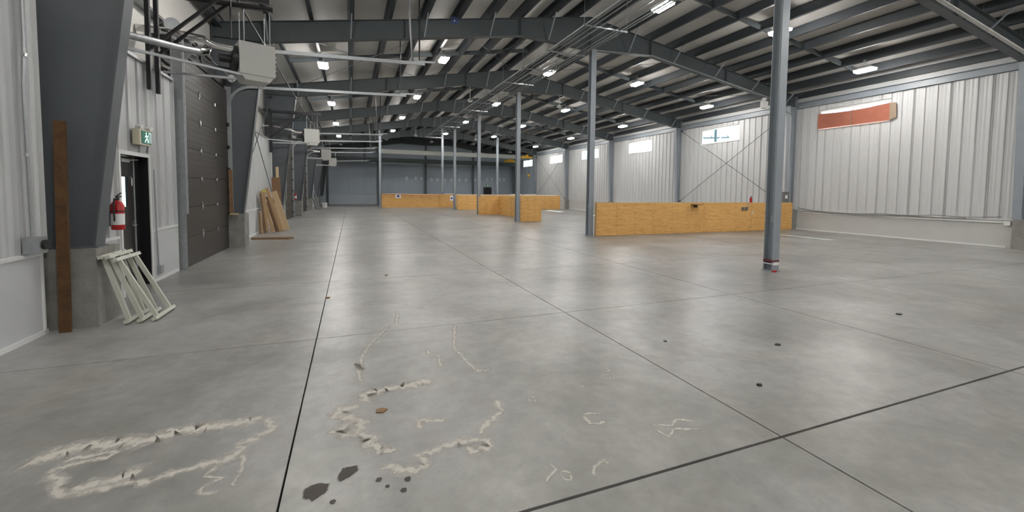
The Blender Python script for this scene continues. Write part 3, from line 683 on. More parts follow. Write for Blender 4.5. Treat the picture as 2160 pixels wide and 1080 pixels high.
# ------------------------------------------------------------------ unit heaters on wall brackets
def heater(x, y, z, rot, by, label, big):
    t = thing('unit_heater', label, 'heater', (x, y, z), 'unit heaters on the left wall')
    mt = Matrix.Translation((x, y, z)) @ Matrix.Rotation(rot, 4, 'Z')
    MB().box(-.29, .29, -.26, .26, 0, .58).xf(mt).build('cabinet', 'heater_grey', t)
    MB().prism([(-.27, 0), (.27, 0), (.20, -.10), (-.20, -.10)], 'XZ', -.24, .24).xf(mt).build('bottom_hood', 'heater_grey', t)
    lo = MB()
    for i in range(6): lo.bar((.31, -.22, .06+i*.085), (.31, .22, .06+i*.085), .03, .012, (1, 0, -.7))
    lo.xf(mt).build('louvre', 'heater_grey', t)
    MB().tube([(-.29, 0, .29), (-.36, 0, .29), (-.38, 0, .29)], [.24, .24, .2], 16).xf(mt).build('fan_shroud', 'black_plastic', t)
    MB().tube([(-.36, 0, .27), (-.56, 0, .27)], .075, 12).xf(mt).build('fan_motor', 'black_plastic', t)
    # flue pipe with elbow running back to the wall
    MB().tube([mt @ Vector((-.3, -.12, .42)), mt @ Vector((-.62, -.12, .42)), mt @ Vector((-.72, -.12, .45)), mt @ Vector((-.78, -.12, .5)), (XL+.2, y-.2, z+.62), (XLO+.02, y-.2, z+.62)], .06, 12).build('flue_pipe', 'bright_metal', t)
    MB().tube([mt @ Vector((-.3, .12, .12)), mt @ Vector((-.8, .12, .12)), mt @ Vector((-.82, .12, .2)), mt @ Vector((-.82, .12, .33))], .022, 8).build('gas_pipe', 'black_steel', t)
    br = thing('wall_bracket', 'black steel wall bracket', None, (XLO, by, z-.4), parent=t)
    za = z+1.18
    for j, yy in enumerate((by, by+.34)):
        bx('upright', XLO+.322, XLO+.38, yy-.03, yy+.03, z-.5, za+.1, 'black_steel', br)
        MB().bar((XLO+.322, yy, za), (x+.38, yy, za), .06, .07).build('arm', 'black_steel', br)
        MB().bar((XLO+.36, yy, z+.15), (x-.35, yy, za-.03), .045, .045).build('diagonal_strut', 'black_steel', br)
        bx('wall_plate', XLO+.001, XLO+.322, yy-.03, yy+.03, za-.05, za+.05, 'black_steel', br)
    for px, py in ((-.2, -.2), (.22, -.2), (-.2, .2), (.22, .2)):
        p = mt @ Vector((px, py, .58)); MB().tube([p, (p.x, p.y, za+.05)], .008, 6).build('threaded_rod', 'galvanised', t)
    for y1 in (y-1.45, y-.1):         # stay struts back to the wall at liner height
        MB().bar((XL+.06, y1, z-.06), (x-.05, y-.2 if y1 < y-1 else y+.1, z-.02), .04, .04).build('stay_strut', 'galvanised', br)
heater(-1.68, 9.30, 3.70, math.radians(22), 8.60, 'grey box unit heater nearest the camera', True)
heater(-1.55, 20.25, 3.60, math.radians(4), 19.6, 'pale unit heater second along the left wall', False)
heater(-1.48, 30.1, 3.62, math.radians(4), 29.6, 'pale unit heater third along the left wall', False)
heater(-1.38, 38.2, 3.62, math.radians(4), 37.7, 'pale unit heater farthest along the left wall', False)
t = thing('galvanised_pipe', 'galvanised vent pipe with elbow beside the nearest unit heater', 'pipe', (-2.6, 8.6, 4))
MB().tube([(XL+.06, 7.6, 3.78), (-2.55, 8.55, 3.9), (-2.42, 8.8, 3.95)], .055, 12).build('pipe_run', 'galvanised', t)
MB().tube([(-2.42, 8.8, 3.95), (-2.37, 8.9, 3.99), (-2.36, 9.0, 4.06), (-2.40, 9.15, 4.12)], .075, 12).build('elbow', 'bright_metal', t)
t = thing('vent_duct', 'black round open vent duct end above the nearest overhead door', 'duct', (XL, 9.5, 4.5))
MB().tube([(XLO+.02, 10.0, 4.55), (XL-.02, 9.75, 4.55), (XL+.12, 9.5, 4.56)], .12, 16).build('duct', 'black_plastic', t); MB().tube([(XL+.11, 9.52, 4.56), (XL+.13, 9.47, 4.56)], .125, 16).build('collar', 'galvanised', t)

t = thing('gas_line', 'long black gas pipe running beside the unit heaters under the left eave', 'pipe', (-1.8, 20, 4.9))
GX, GZ = -1.95, 5.13
MB().tube([(GX, YB+1, GZ), (GX, 44, GZ)], .022, 8).build('main_pipe', 'black_steel', t)
for y in (8.85, 19.75): MB().tube([(GX, y, GZ), (GX, y, 4.25)], .014, 6).build('drop_pipe', 'black_steel', t)
for y in FR[:-1]: MB().tube([(GX, y, GZ), (GX, y, 5.62)], .006, 5).build('hanger_rod', 'galvanised', t)

# X braces
def xbrace(x, y0, y1, z0, z1, label):
    t = thing('cross_brace', label, 'brace', (x, (y0+y1)/2, z0), 'crossed wall brace rods')
    MB().tube([(x, y0, z0), (x, y1, z1)], .014, 6).build('rod', 'steel_dark', t); MB().tube([(x+.03, y0, z1), (x+.03, y1, z0)], .014, 6).build('rod', 'steel_dark', t)
    for y, z in ((y0, z0), (y0, z1), (y1, z0), (y1, z1)): bx('gusset', x-.03, x+.06, y-.05, y+.05, z-.05, z+.05, 'steel_dark', t)
xbrace(18.84, 13.55, 20.2, 1.1, 5.35, 'crossed steel brace rods on right wall behind the long partition')
xbrace(18.84, 34.95, 41.5, .98, 5.3, 'crossed steel brace rods on right wall at the far end')
xbrace(XL+.07, 13.55, 20.3, .98, 5.5, 'crossed steel brace rods on left wall above the lumber')

# ------------------------------------------------------------------ crane at the far end
t = thing('bridge_crane', 'bridge crane with pale girder and yellow end trucks at far end', 'crane', (10, 43, 4.9))
g = MB(); 
bx('girder', 2.6, 18.2, 42.55, 42.75, 5.15, 5.55, 'crane_beam', t); bx('girder_flange', 2.6, 18.2, 42.5, 42.8, 5.55, 5.57, 'crane_beam', t); bx('girder_flange', 2.6, 18.2, 42.5, 42.8, 5.13, 5.15, 'crane_beam', t)
MB().box(17.4, 19.0-.3, 42.2, 42.4, 5.22, 5.42).box(17.95, 18.2, 42.2, 42.4, 5.42, 5.6).build('end_truck', 'crane_yellow', t)
MB().box(16.6, 18.2, 45.5, 45.7, 4.95, 5.15).box(17.0, 17.8, 45.52, 45.68, 5.15, 5.3).build('end_truck', 'crane_yellow', t)
bx('hoist_body', 16.9, 17.5, 42.3, 42.7, 5.5, 5.85, 'black_steel', t)
MB().tube([(18.3, 42.3, 5.2), (18.3, 42.3, 3.45)], .012, 6).build('hoist_rope', 'black_steel', t)
MB().tube([(18.3, 42.3, 3.48), (18.3, 42.3, 3.40), (18.3, 42.3, 3.25), (18.3, 42.3, 3.18)], [.04, .14, .14, .04], 12).tube([(18.3, 42.3, 3.18), (18.36, 42.3, 3.06), (18.3, 42.3, 2.98), (18.22, 42.3, 3.03)], .03, 8).build('hook_block', 'crane_yellow', t)
t = thing('runway_beam', 'dark green steel runway beam crossing in front of the far wall', 'beam', (8, 46.3, 4.6))
bx('web', XLO+.3, 18.7, 46.29, 46.31, 4.55, 4.95, 'crane_runway', t); bx('flange', XLO+.3, 18.7, 46.18, 46.42, 4.53, 4.55, 'crane_runway', t); bx('flange', XLO+.3, 18.7, 46.18, 46.42, 4.95, 4.97, 'crane_runway', t)
for x in (-2.2, 2.97, 18.3): bx('support_leg', x-.12, x+.12, 46.2, 46.4, 0, 4.53, 'crane_runway', t)

# papers on the far wall
pp = [(5.96, 2.94), (6.97, 2.96), (7.61, 2.92), (8.76, 2.84), (9.47, 2.85), (10.36, 2.81), (11.1, 2.83), (12.07, 2.84), (12.88, 2.86), (13.95, 2.88), (15.55, 2.97), (16.16, 2.98), (17.15, 3.0), (17.71, 3.01)]
for i, (x, z) in enumerate(pp):
    t = thing('paper_sheet', 'white paper sheet on far grey wall, %s from the left' % ORD[i], 'paper', (x, YE-.05, z-.18), 'paper sheets on the far wall')
    bx('sheet', x-.13, x+.13, YE-.075, YE-.065, z-.18, z+.18, 'paper', t); bx('dark_mark', x-.05, x+.06, YE-.079, YE-.075, z-.14, z+.02, 'liner_grey', t)
t = thing('floodlight', 'small white twin-head floodlight high on the far grey wall', 'lamp', (11.4, YE-.1, 3.9))
bx('lamp_body', 11.2, 11.45, YE-.2, YE-.065, 3.95, 4.25, 'plastic_white', t); bx('lamp_head', 11.6, 11.8, YE-.2, YE-.065, 3.85, 4.0, 'plastic_white', t); MB().bar((11.4, YE-.12, 4.0), (11.65, YE-.12, 3.93), .03, .03).build('arm', 'galvanised', t)
def exit_sign(x0, x1, y0, y1, z0, z1, label, axis):
    t = thing('exit_sign', label, 'exit sign', ((x0+x1)/2, (y0+y1)/2, z0))
    bx('housing', x0, x1, y0, y1, z0, z1, 'beige_plastic', t); return t
t = exit_sign(15.35, 15.85, YE-.14, YE-.065, 2.15, 2.4, 'small green exit sign over the black far door', 'x')
bx('face', 15.42, 15.78, YE-.146, YE-.14, 2.18, 2.37, 'exit_green', t); bx('pictogram', 15.56, 15.64, YE-.149, YE-.146, 2.2, 2.35, 'exit_white', t)

# ------------------------------------------------------------------ left foreground things
# exit sign over the personnel door: face looks along -y and into the hall
t = thing('exit_sign', 'cream exit sign with green running man panel above personnel door', 'exit sign', (XL+.1, 8.27, 2.26))
bx('housing', XL+.03, XL+.12, 8.05, 8.45, 2.26, 2.50, 'beige_plastic', t)
fc = bx('green_panel', XL+.12, XL+.128, 8.11, 8.43, 2.285, 2.475, 'exit_green', t)
mb = MB(); xx0, xx1 = XL+.128, XL+.132
def blk(p, q, r=.016): mb.bar((XL+.13, p[0], p[1]), (XL+.13, q[0], q[1]), .004, r*2, (0, -(q[1]-p[1]), q[0]-p[0]))
mb.tube([(xx0, 8.25, 2.445), (xx1, 8.25, 2.445)], .018, 10)
for p, q in (((8.255, 2.42), (8.275, 2.37)), ((8.255, 2.415), (8.21, 2.385)), ((8.26, 2.41), (8.31, 2.40)), ((8.275, 2.37), (8.235, 2.34)), ((8.235, 2.34), (8.20, 2.305)), ((8.275, 2.37), (8.305, 2.34)), ((8.305, 2.34), (8.30, 2.30))): blk(p, q, .010)
mb.box(xx0, xx1, 8.34, 8.35, 2.30, 2.46).box(xx0, xx1, 8.34, 8.41, 2.455, 2.465).box(xx0, xx1, 8.40, 8.41, 2.30, 2.46)
mb.build('pictogram', 'exit_white', t)
for y in (8.1, 8.42): MB().tube([(XL+.075, y, 2.5), (XL+.075, y, 2.53)], .02, 8).tube([(XL+.07, y, 2.545), (XL+.15, y-.03, 2.53)], [.025, .035], 10).build('emergency_lamp', 'plastic_white', t)
MB().tube([(XL+.06, 8.45, 2.42), (XL+.06, 8.53, 2.42), (XL+.05, 8.56, 2.36), (XL+.03, 8.54, 2.22), (XL+.02, 8.54, 2.16)], .008, 6).build('cord', 'cable_grey', t)
def extinguisher(x, y, z, label, s=1.0):
    t = thing('fire_extinguisher', label, 'fire extinguisher', (x, y, z), 'fire extinguishers')
    R = .072*s
    MB().tube([(x, y, z), (x, y, z+.012), (x, y, z+.33*s), (x, y, z+.375*s), (x, y, z+.40*s)], [R*.9, R, R, R*.7, R*.3], 16).build('cylinder', 'red_paint', t)
    MB().tube([(x, y, z+.40*s), (x, y, z+.44*s)], .022*s, 10).box(x-.012, x+.012, y-.015, y+.10*s, z+.44*s, z+.46*s).bar((x, y, z+.46*s), (x, y+.11*s, z+.50*s), .02, .008).build('valve_handle', 'black_steel', t)
    MB().tube([(x, y-.02, z+.43*s), (x, y-.08*s, z+.42*s), (x, y-.095*s, z+.34*s), (x, y-.09*s, z+.12*s)], .010*s, 6).build('hose', 'black_plastic', t)
    MB().tube([(x, y, z+.07*s), (x, y, z+.22*s)], R*1.01, 16).build('label_band', 'label_white', t)
    MB().tube([(x, y, z+.245*s), (x, y, z+.26*s)], R*1.015, 16).build('strap', 'black_plastic', t)
    return t
extinguisher(XL+.16, 7.22, 1.02, 'red fire extinguisher hung beside the black personnel door')
MB_ = MB().box(XL+.03, XL+.085, 7.19, 7.25, 1.07, 1.45).build('extinguisher_bracket', 'galvanised'); tag(MB_, 'thin steel wall bracket behind the near red extinguisher', 'bracket')
extinguisher(XL+.18, 26.62, 1.0, 'small distant red extinguisher on the left wall beside the fourth pier', .95)
t = thing('fire_extinguisher', 'red extinguisher standing on top of the long plywood partition', 'fire extinguisher', (16.05, 13.1, 1.222), 'fire extinguishers')
MB().tube([(16.05, 13.02, 1.222), (16.05, 13.02, 1.235), (16.05, 13.02, 1.41), (16.05, 13.02, 1.45)], [.045, .05, .05, .016], 12).build('cylinder', 'red_paint', t); MB().tube([(16.05, 13.02, 1.45), (16.05, 13.02, 1.48)], .016, 8).box(16.04, 16.06, 12.96, 13.04, 1.48, 1.495).build('valve_handle', 'black_steel', t)
# rusty plank
t = MB().bar((-2.935, 5.965, .0), (-2.935, 6.03, 2.31), .10, .03, (0, -1, 0)).build('steel_plank', 'rust_plank', None, True); tag(t, 'tall rusty brown plank standing upright against the nearest concrete pier', 'plank')
# wall conduit and receptacle, near left
t = thing('wall_conduit', 'vertical grey conduit with round receptacle on the near left wall', 'conduit', (XL+.05, 5.75, .93))
MB().tube([(XL+.075, 5.74, 1.08), (XL+.075, 5.72, 2.6), (XL+.075, 5.75, 2.9), (XL+.06, 5.79, 3.05), (XL+.06, 5.79, 3.6)], .016, 8).build('conduit', 'galvanised', t)
rb = bx('receptacle_box', XL+.03, XL+.16, 5.67, 5.80, .91, 1.08, 'galvanised', t)
MB().tube([(XL+.16, 5.735, 1.0), (XL+.19, 5.735, 1.0)], .05, 14).build('socket', 'black_plastic', rb)
MB().tube([(XL+.075, 5.72, 1.9), (XL+.075, 5.72, 1.93)], .024, 8).build('coupling', 'bright_metal', t); MB().tube([(XL+.075, 5.745, 2.9), (XL+.075, 5.75, 2.93)], .024, 8).build('coupling', 'bright_metal', t)
t = thing('wall_outlet', 'small outlet with conduit on white dado right of personnel door', 'outlet', (XL+.03, 8.86, .12))
bx('outlet_box', XL+.012, XL+.07, 8.8, 8.92, .12, .26, 'galvanised', t); MB().tube([(XL+.03, 8.83, .26), (XL+.03, 8.80, .7), (XL+.045, 8.74, .93), (XL+.045, 8.72, 1.9)], .011, 6).build('conduit', 'galvanised', t)
# cream painted rack ends leaning on the pier
def rack(xb, xt, y0, y1, zt, label, tw):
    t = thing('wooden_rack', label, 'rack', (xb, (y0+y1)/2, 0), 'cream wooden racks leaning on the pier')
    q0, q1 = Vector((xb, y0, .035)), Vector((xb, y1, .035)); p0, p1 = Vector((xt, y0+tw, zt)), Vector((xt, y1+tw, zt))
    n = (q1-q0).cross(p0-q0).normalized()
    MB().bar(q0, q1, .04, .05, n).build('bottom_bar', 'cream_paint', t); MB().bar(p0, p1, .04, .05, n).build('top_bar', 'cream_paint', t)
    for f in (.15, .82): MB().bar(q0.lerp(q1, f), p0.lerp(p1, f), .032, .045, n).build('leg', 'cream_paint', t)
    for f in (.3, .7): MB().tube([p0.lerp(p1, f), p0.lerp(p1, f)+(p0-q0).normalized()*.05], .006, 5).build('bolt', 'bright_metal', t)
rack(-2.20, -2.53, 6.10, 6.68, .76, 'cream wooden rack frame leaning on the pier, outermost of three', -.04)
rack(-2.33, -2.595, 6.08, 6.62, .80, 'cream wooden rack frame leaning on the pier, middle of three', -.02)
rack(-2.45, -2.66, 6.06, 6.60, .80, 'cream wooden rack frame leaning on the pier, innermost of three', .0)

# lumber leaning against the left wall in the second bay
lum = [(-2.98, 16.80, .76, .045, .05, 'wood_brown', 'short thin brown stick'), (-2.91, 16.86, .78, .05, .05, 'wood_tan', 'short thin tan stick'),
       (-2.84, 17.05, 1.42, .05, .06, 'wood_brown', 'narrow dark board'), (-2.77, 17.15, 1.50, .06, .06, 'wood_tan', 'narrow tan stud'),
       (-2.71, 17.42, 1.36, .05, .05, 'wood_brown', 'dark brown batten'), (-2.64, 17.28, 1.46, .11, .06, 'wood_tan', 'knotty tan plank'),
       (-2.57, 17.6, 1.10, .06, .05, 'wood_brown', 'weathered short plank'), (-2.50, 17.46, 1.30, .07, .06, 'wood_brown', 'brown edge-on plank'),
       (-2.44, 17.72, 1.62, .12, .05, 'wood_tan', 'long tan plank'), (-2.37, 17.8, 1.05, .13, .05, 'wood_pale', 'shorter pale plank'),
       (-2.30, 18.1, 1.50, .20, .05, 'wood_pale', 'broadest pale tan board')]
for i, (x, y, h, wd, th, mt, nm) in enumerate(lum):
    xt = max(-3.03, x-.5*h/1.6) + .03
    t = MB().bar((x, y, .02), (xt, y+.06, h), wd, th, (0, 1, 0)).build('leaning_board', mt, None, True); tag(t, '%s leaning in the lumber pile, %s from the left' % (nm, ORD[i]), 'board', 'boards leaning on the left wall')
t = MB().bar((-2.70, 18.9, .02), (-2.78, 18.95, 2.05), .30, .05, (0, 1, 0)).build('leaning_board', 'wood_brown', None, True); tag(t, 'wide dark brown board standing tall behind the lumber pile', 'board', 'boards leaning on the left wall')
t = MB().bar((-2.75, 19.5, .02), (-2.82, 19.6, 2.5), .10, .05, (0, 1, 0)).build('leaning_board', 'wood_pale', None, True); tag(t, 'tall narrow pale stud behind the lumber pile beside the third column', 'board', 'boards leaning on the left wall')
t = MB().box(-3.05, -2.93, 17.62, 17.72, 0, 1.46).build('timber_post', 'wood_tan'); tag(t, 'square timber post with yellow painted end in the lumber pile', 'post')
MB().box(-3.052, -2.928, 17.618, 17.722, 1.46, 1.55).build('painted_end', 'end_yellow', t)
t = MB().prism([(-2.92, 15.05), (-1.85, 14.85), (-1.72, 15.0), (-1.76, 15.18), (-2.92, 15.22)], 'XY', 0, .05).build('floor_plank', 'wood_brown'); tag(t, 'dark brown plank lying flat on floor before the lumber pile', 'plank')
t = thing('timber_offcut', 'tall thin timber strip with offcut beside the second pier', 'timber', (-3.0, 13.12, .9))
MB().bar((-2.98, 13.12, .93), (-2.99, 13.14, 2.1), .08, .03, (0, 1, 0)).build('strip', 'wood_brown', t); MB().box(-3.0, -2.82, 13.02, 13.13, .90, .93).build('block', 'wood_pale', t)
# far stack of grey sheets and bucket
for i, x in enumerate((-2.58, -2.44, -2.30)):
    t = MB().bar((x, 36.6, .02), (x-.42, 36.7, 1.55), .5, .04, (1, 0, .3)).build('leaning_sheet', 'sheet_grey' if i != 1 else 'galvanised', None, True); tag(t, 'grey sheet leaning on the far left wall, %s of three' % ['innermost', 'middle', 'outermost'][i], 'sheet', 'grey sheets leaning far left')
t = thing('bucket', 'small white bucket on the floor in the far left corner', 'bucket', (-2.1, 39.5, 0))
MB().tube([(-2.1, 39.5, 0), (-2.1, 39.5, .42), (-2.1, 39.5, .44)], [.19, .22, .23], 16).build('pail', 'plastic_white', t); MB().tube([(-2.1+.22*math.cos(a), 39.5-.24, .42-.16*math.sin(a)) for a in [math.pi*i/8 for i in range(9)]], .008, 6).build('handle', 'galvanised', t)

# ------------------------------------------------------------------ right wall things
t = thing('orange_tarp', 'orange cloth hung over lower half of nearest right wall window', 'tarp', (18.97, 11, 4.42))
mb = MB(); n = 26; vs_ = []
for i in range(n+1):
    y = 9.70+2.58*i/n; top = 5.08-.07*math.sin(math.pi*i/n)
    for x in (18.955, 18.965):
        for z in (4.43, top): vs_.append((x+.012*math.sin(i*1.1)+.008*math.sin(i*2.7), y, z))
fs = []
for i in range(n):
    p, q = 4*i, 4*(i+1)
    fs += [(p, p+1, q+1, q), (p+2, q+2, q+3, p+3), (p+1, p+3, q+3, q+1), (p, q, q+2, p+2)]
fs += [(0, 2, 3, 1), (4*n, 4*n+1, 4*n+3, 4*n+2)]
mb.add(vs_, fs).build('cloth', 'tarp_orange', t)
MB().prism([(9.70, 4.43), (9.48, 4.50), (9.50, 5.05), (9.70, 5.08)], 'YZ', 18.955, 18.97).build('side_flap', 'tarp_brown', t)
MB().box(18.94, 18.952, 10.98, 11.0, 4.43, 5.03).build('seam', 'tarp_brown', t)
def cable(pts, r, label, mt='cable_grey'):
    pp_ = []
    for i in range(len(pts)-1):
        for k in range(6):
            u = k/6; p = Vector(pts[i]).lerp(Vector(pts[i+1]), u); p.z -= .04*math.sin(math.pi*u); pp_.append(p)
    pp_.append(Vector(pts[-1])); t = MB().tube(pp_, r, 6).build('cable', mt); tag(t, label, 'cable', 'cables along the right wall')
cable([(18.96, 13.0, 1.0), (18.96, 11.5, .86), (18.96, 9.8, .90), (18.96, 8.2, .93), (18.96, 6.6, .96)], .012, 'upper dark cable looping along the top of right wall dado')
cable([(18.93, 12.9, .95), (18.93, 10.9, .80), (18.93, 9.0, .86), (18.93, 7.4, .88)], .012, 'lower dark cable drooping along the right wall dado')
t = thing('wall_conduit', 'pale horizontal conduit with outlet low on the right wall', 'conduit', (18.98, 9, .8))
MB().tube([(18.98, 12.7, .78), (18.98, 6.4, .78)], .016, 8).build('conduit', 'plastic_white', t); bx('outlet_box', 18.93, 19.03, 6.40, 6.54, .70, .82, 'plastic_white', t)
t = thing('disconnect_box', 'grey electrical box with conduit riser at right end of long partition', 'electrical box', (18.2, 13.0, 1.23))
bx('box', 18.02, 18.36, 12.98, 13.16, 1.23, 1.70, 'cable_grey', t); bx('cover_label', 18.1, 18.25, 12.974, 12.98, 1.4, 1.55, 'label_white', t)
MB().tube([(18.44, 13.12, .95), (18.44, 13.12, 5.0), (18.40, 13.12, 5.15), (18.25, 13.12, 5.22), (17.9, 13.12, 5.28)], .028, 10).build('conduit', 'galvanised', t)
t = thing('junction_box', 'small white box hung under right end of the second rafter', 'electrical box', (17.0, 13.1, 5.4))
bx('box', 16.85, 17.15, 13.26, 13.40, 5.36, 5.66, 'plastic_white', t); MB().tube([(17.0, 13.33, 5.66), (17.0, 13.33, 5.80)], [.05, .1], 10).build('bracket', 'plastic_white', t)

# ------------------------------------------------------------------ stains and debris on the floor
ST = [
    ([(-1.78, 3.15), (-1.7, 3.22), (-1.57, 3.27), (-1.32, 3.22), (-1.18, 3.22), (-1.09, 3.27), (-0.95, 3.25), (-0.81, 3.25), (-0.58, 3.26)], .05),
    ([(-0.58, 3.26), (-0.5, 3.12), (-0.53, 3.04), (-0.61, 2.99), (-0.68, 2.97), (-0.62, 2.93), (-0.65, 2.87), (-0.71, 2.82), (-0.83, 2.81), (-0.9, 2.79), (-0.99, 2.77), (-1.04, 2.74), (-1.16, 2.79), (-1.22, 2.77), (-1.32, 2.77), (-1.4, 2.77), (-1.45, 2.8), (-1.51, 2.94), (-1.59, 3.01)], .028),
    ([(-1.59, 3.01), (-1.57, 3.05), (-1.53, 3.07), (-1.45, 3.09), (-1.37, 3.08), (-1.32, 3.14), (-1.44, 3.14), (-1.53, 3.14), (-1.59, 3.12)], .018),
    ([(-1.4, 2.82), (-1.25, 2.83), (-1.1, 2.86)], .04),
    ([(-0.72, 2.77), (-0.78, 2.69), (-0.67, 2.65), (-0.76, 2.59), (-0.75, 2.54), (-0.67, 2.52)], .011), ([(-0.64, 2.86), (-0.6, 2.78), (-0.6, 2.66), (-0.61, 2.54)], .011),
    ([(0.64, 3.45), (0.42, 3.4), (0.21, 3.41), (0.09, 3.35), (0.06, 3.23)], .055), ([(0.06, 3.23), (-0.07, 3.19), (-0.11, 3.1), (0.03, 3.02), (-0.1, 2.92), (0.03, 2.8)], .038), ([(-.02, 3.1), (.06, 2.95), (.05, 2.82)], .045),
    ([(0.03, 2.8), (0.09, 2.8), (0.12, 2.66), (0.22, 2.54)], .045), ([(0.15, 2.45), (0.29, 2.35), (0.4, 2.36), (0.37, 2.46), (0.5, 2.5), (0.65, 2.52), (0.79, 2.48), (0.8, 2.41), (0.68, 2.39), (0.67, 2.48)], .03),
    ([(0.76, 2.55), (0.93, 2.72), (1.02, 2.79), (1.03, 2.94)], .025), ([(0.41, 2.74), (0.44, 2.85), (0.62, 2.78)], .022),
    ([(0.07, 3.6), (0.03, 4.03), (0.08, 3.84), (0.08, 4.15), (0.18, 4.49), (0.4, 5.0), (0.5, 5.11), (0.57, 5.61)], .016), ([(0.7, 4.13), (0.7, 4.03), (0.78, 3.95), (0.75, 3.68)], .014),
    ([(1.14, 4.81), (0.97, 4.09), (1.0, 3.68), (1.04, 3.48), (1.18, 3.48)], .016), ([(1.53, 2.53), (1.6, 2.53), (1.68, 2.49)], .013), ([(1.53, 2.53), (1.53, 2.42), (1.59, 2.39), (1.66, 2.41)], .014),
    ([(1.91, 2.26), (2.05, 2.2), (2.14, 2.25), (2.25, 2.17)], .010), ([(1.9, 2.21), (1.94, 2.1), (2.03, 2.16), (2.21, 2.09)], .010), ([(1.25, 1.92), (1.31, 2.01), (1.4, 2.04), (1.39, 1.99)], .010), ([(0.97, 1.98), (1.09, 2.07), (1.09, 2.14)], .010)]
ST += [([(x+r*math.cos(a), y+r*math.sin(a)*1.3) for a in [i*.7 for i in range(10)]], .006) for x, y, r in ((1.29, 2.86, .03), (2.05, 3.0, .035), (1.12, 2.0, .03), (2.13, 3.12, .025), (1.75, 2.95, .04))]
def ribbon(pts, wd, name, mt, z, seed):
    rr = random.Random(seed); P_ = []
    for (a, b) in zip(pts[:-1], pts[1:]):
        a, b = Vector((*a, 0)), Vector((*b, 0)); n = max(2, int((b-a).length/.03))
        for k in range(n):
            p = a.lerp(b, k/n); j = wd*.5; P_.append(p+Vector((rr.uniform(-j, j), rr.uniform(-j, j), 0)))
    P_.append(Vector((*pts[-1], 0))); vs = []; ed = []
    for i, p in enumerate(P_):
        d = (P_[min(i+1, len(P_)-1)]-P_[max(i-1, 0)]).normalized(); nn = Vector((-d.y, d.x, 0)); q = wd*rr.uniform(.6, 1.4)
        end = 0.15 if i in (0, len(P_)-1) else 1
        for o, e in ((-q, 0), (0, 1), (q, 0)): vs.append((*(p+nn*o*2.0).to_2d(), z)); ed.append(e*end)
    fs = []
    for i in range(len(P_)-1):
        for k in (0, 1): fs.append((3*i+k, 3*i+k+1, 3*i+k+4, 3*i+k+3))
    me = bpy.data.meshes.new(name); me.from_pydata(vs, [], fs); me.materials.append(M[mt])
    at = me.attributes.new('edge', 'FLOAT', 'POINT'); at.data.foreach_set('value', ed)
    return reg(bpy.data.objects.new(name, me), (0, 0, 0), fl)
for i, (p, wd) in enumerate(ST): ribbon(p, wd, 'mineral_stain', 'mineral_crust', .0012+.00004*i, i)
def blob(pts, name, mt, z):
    c = Vector((sum(p[0] for p in pts)/len(pts), sum(p[1] for p in pts)/len(pts), 0)); vs = [(c.x, c.y, z)]; ed = [1.]; n = len(pts)*3; rr = random.Random(len(pts)+int(c.x*100))
    ring = []
    for i in range(len(pts)):
        a, b = Vector((*pts[i], 0)), Vector((*pts[(i+1) % len(pts)], 0))
        for k in range(3): ring.append(c+(a.lerp(b, k/3)-c)*rr.uniform(.95, 1.15))
    for p in ring: vs.append((*(c+(p-c)*.75).to_2d(), z)); ed.append(1.)
    for p in ring: vs.append((*p.to_2d(), z)); ed.append(.0)
    fs = [(0, 1+i, 1+(i+1) % n) for i in range(n)] + [(1+i, 1+n+i, 1+n+(i+1) % n, 1+(i+1) % n) for i in range(n)]
    me = bpy.data.meshes.new(name); me.from_pydata(vs, [], fs); me.materials.append(M[mt]); at = me.attributes.new('edge', 'FLOAT', 'POINT'); at.data.foreach_set('value', ed)
    return reg(bpy.data.objects.new(name, me), (0, 0, 0), fl)
blob([(-0.09, 2.43), (-0.06, 2.50), (0.02, 2.51), (0.035, 2.46), (-0.02, 2.41), (-0.07, 2.38)], 'oil_spot', 'oil_stain', .0031)
blob([(-0.25, 2.32), (-0.25, 2.40), (-0.19, 2.42), (-0.12, 2.39), (-0.13, 2.31), (-0.2, 2.28)], 'oil_spot', 'oil_stain', .0031)
for j, (x, y, r) in enumerate(((-.10, 2.24, .018), (.13, 2.33, .02), (.28, 2.28, .022), (.25, 2.2, .02), (.17, 2.26, .014))):
    blob([(x+r*math.cos(a), y+r*math.sin(a)) for a in [i*1.05 for i in range(6)]], 'oil_spot', 'oil_stain', .0031)
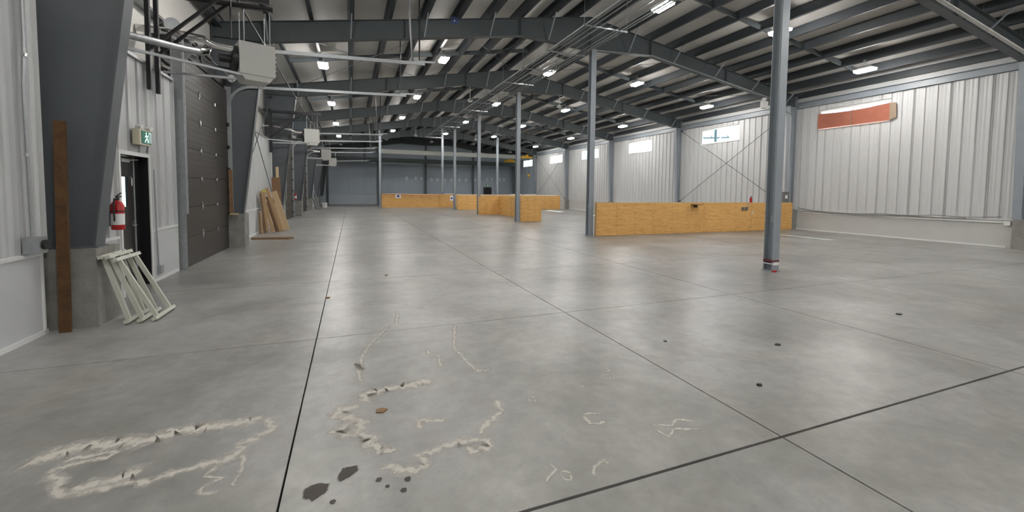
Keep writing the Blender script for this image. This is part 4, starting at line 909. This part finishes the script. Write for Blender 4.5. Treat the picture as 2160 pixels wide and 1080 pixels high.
deb = [(.19, 3.08, .05, 'wood_brown', 'brown wood chip lying inside the ring-shaped floor stain'), (6.87, 3.27, .05, 'black_plastic', 'dark scrap on the floor at far right'), (3.17, 2.42, .025, 'black_plastic', 'tiny dark scrap right of the nearest joint crossing'),
       (4.22, 3.03, .04, 'black_plastic', 'dark scrap on the slab right of centre'), (.61, 8.06, .04, 'wood_brown', 'small brown scrap in mid floor'), (-.33, 6.62, .03, 'wood_brown', 'small scrap on the long floor joint'), (3.15, 3.52, .025, 'black_plastic', 'tiny dark crumb left of the slab joint, right of centre')]
for i, (x, y, s, mt, nm) in enumerate(deb):
    rr = random.Random(i); pts = [(x+s*rr.uniform(.6, 1)*math.cos(a)*(1.3 if i % 2 else 1), y+s*rr.uniform(.5, 1)*math.sin(a)) for a in [k*2*math.pi/5 for k in range(5)]]
    mb = MB().prism(pts, 'XY', 0, .008+.004*(i % 3)); t = mb.build('floor_scrap', mt, None, True); tag(t, nm, 'debris', 'scraps on the floor')

# ------------------------------------------------------------------ outside
g = MB()
for x0, x1, y0, y1 in ((-120, XLO-.3, -100, 160), (XRO+.3, 150, -100, 160), (XLO-.3, XRO+.3, YE+.4, 160), (XLO-.3, XRO+.3, -100, YB-.3)): g.box(x0, x1, y0, y1, -.6, -.25)
g = g.build('ground', 'ground_gravel'); tag(g, 'gravel and grass yard outside the building', 'ground', kind='structure')
t = thing('utility_pole', 'wooden utility pole with crossarms seen through second right window', 'utility pole', (44.9, 42.0, -.25))
MB().tube([(44.9, 42, -.25), (44.9, 42, 13.5)], [.2, .14], 10).build('pole', 'pole_wood', t)
for z in (8.9, 10.3):
    MB().bar((43.6, 43, z), (46.2, 41, z), .14, .16).build('crossarm', 'pole_wood', t)
    for u in (.05, .35, .65, .95): p = Vector((43.6, 43, z)).lerp(Vector((46.2, 41, z)), u); MB().tube([p, p+Vector((0, 0, .3))], .06, 6).build('insulator', 'pole_wood', t)
print('objects', len(bpy.data.objects), 'tris', sum(sum(len(p.vertices)-2 for p in o.data.polygons) for o in bpy.data.objects if o.type == 'MESH'))
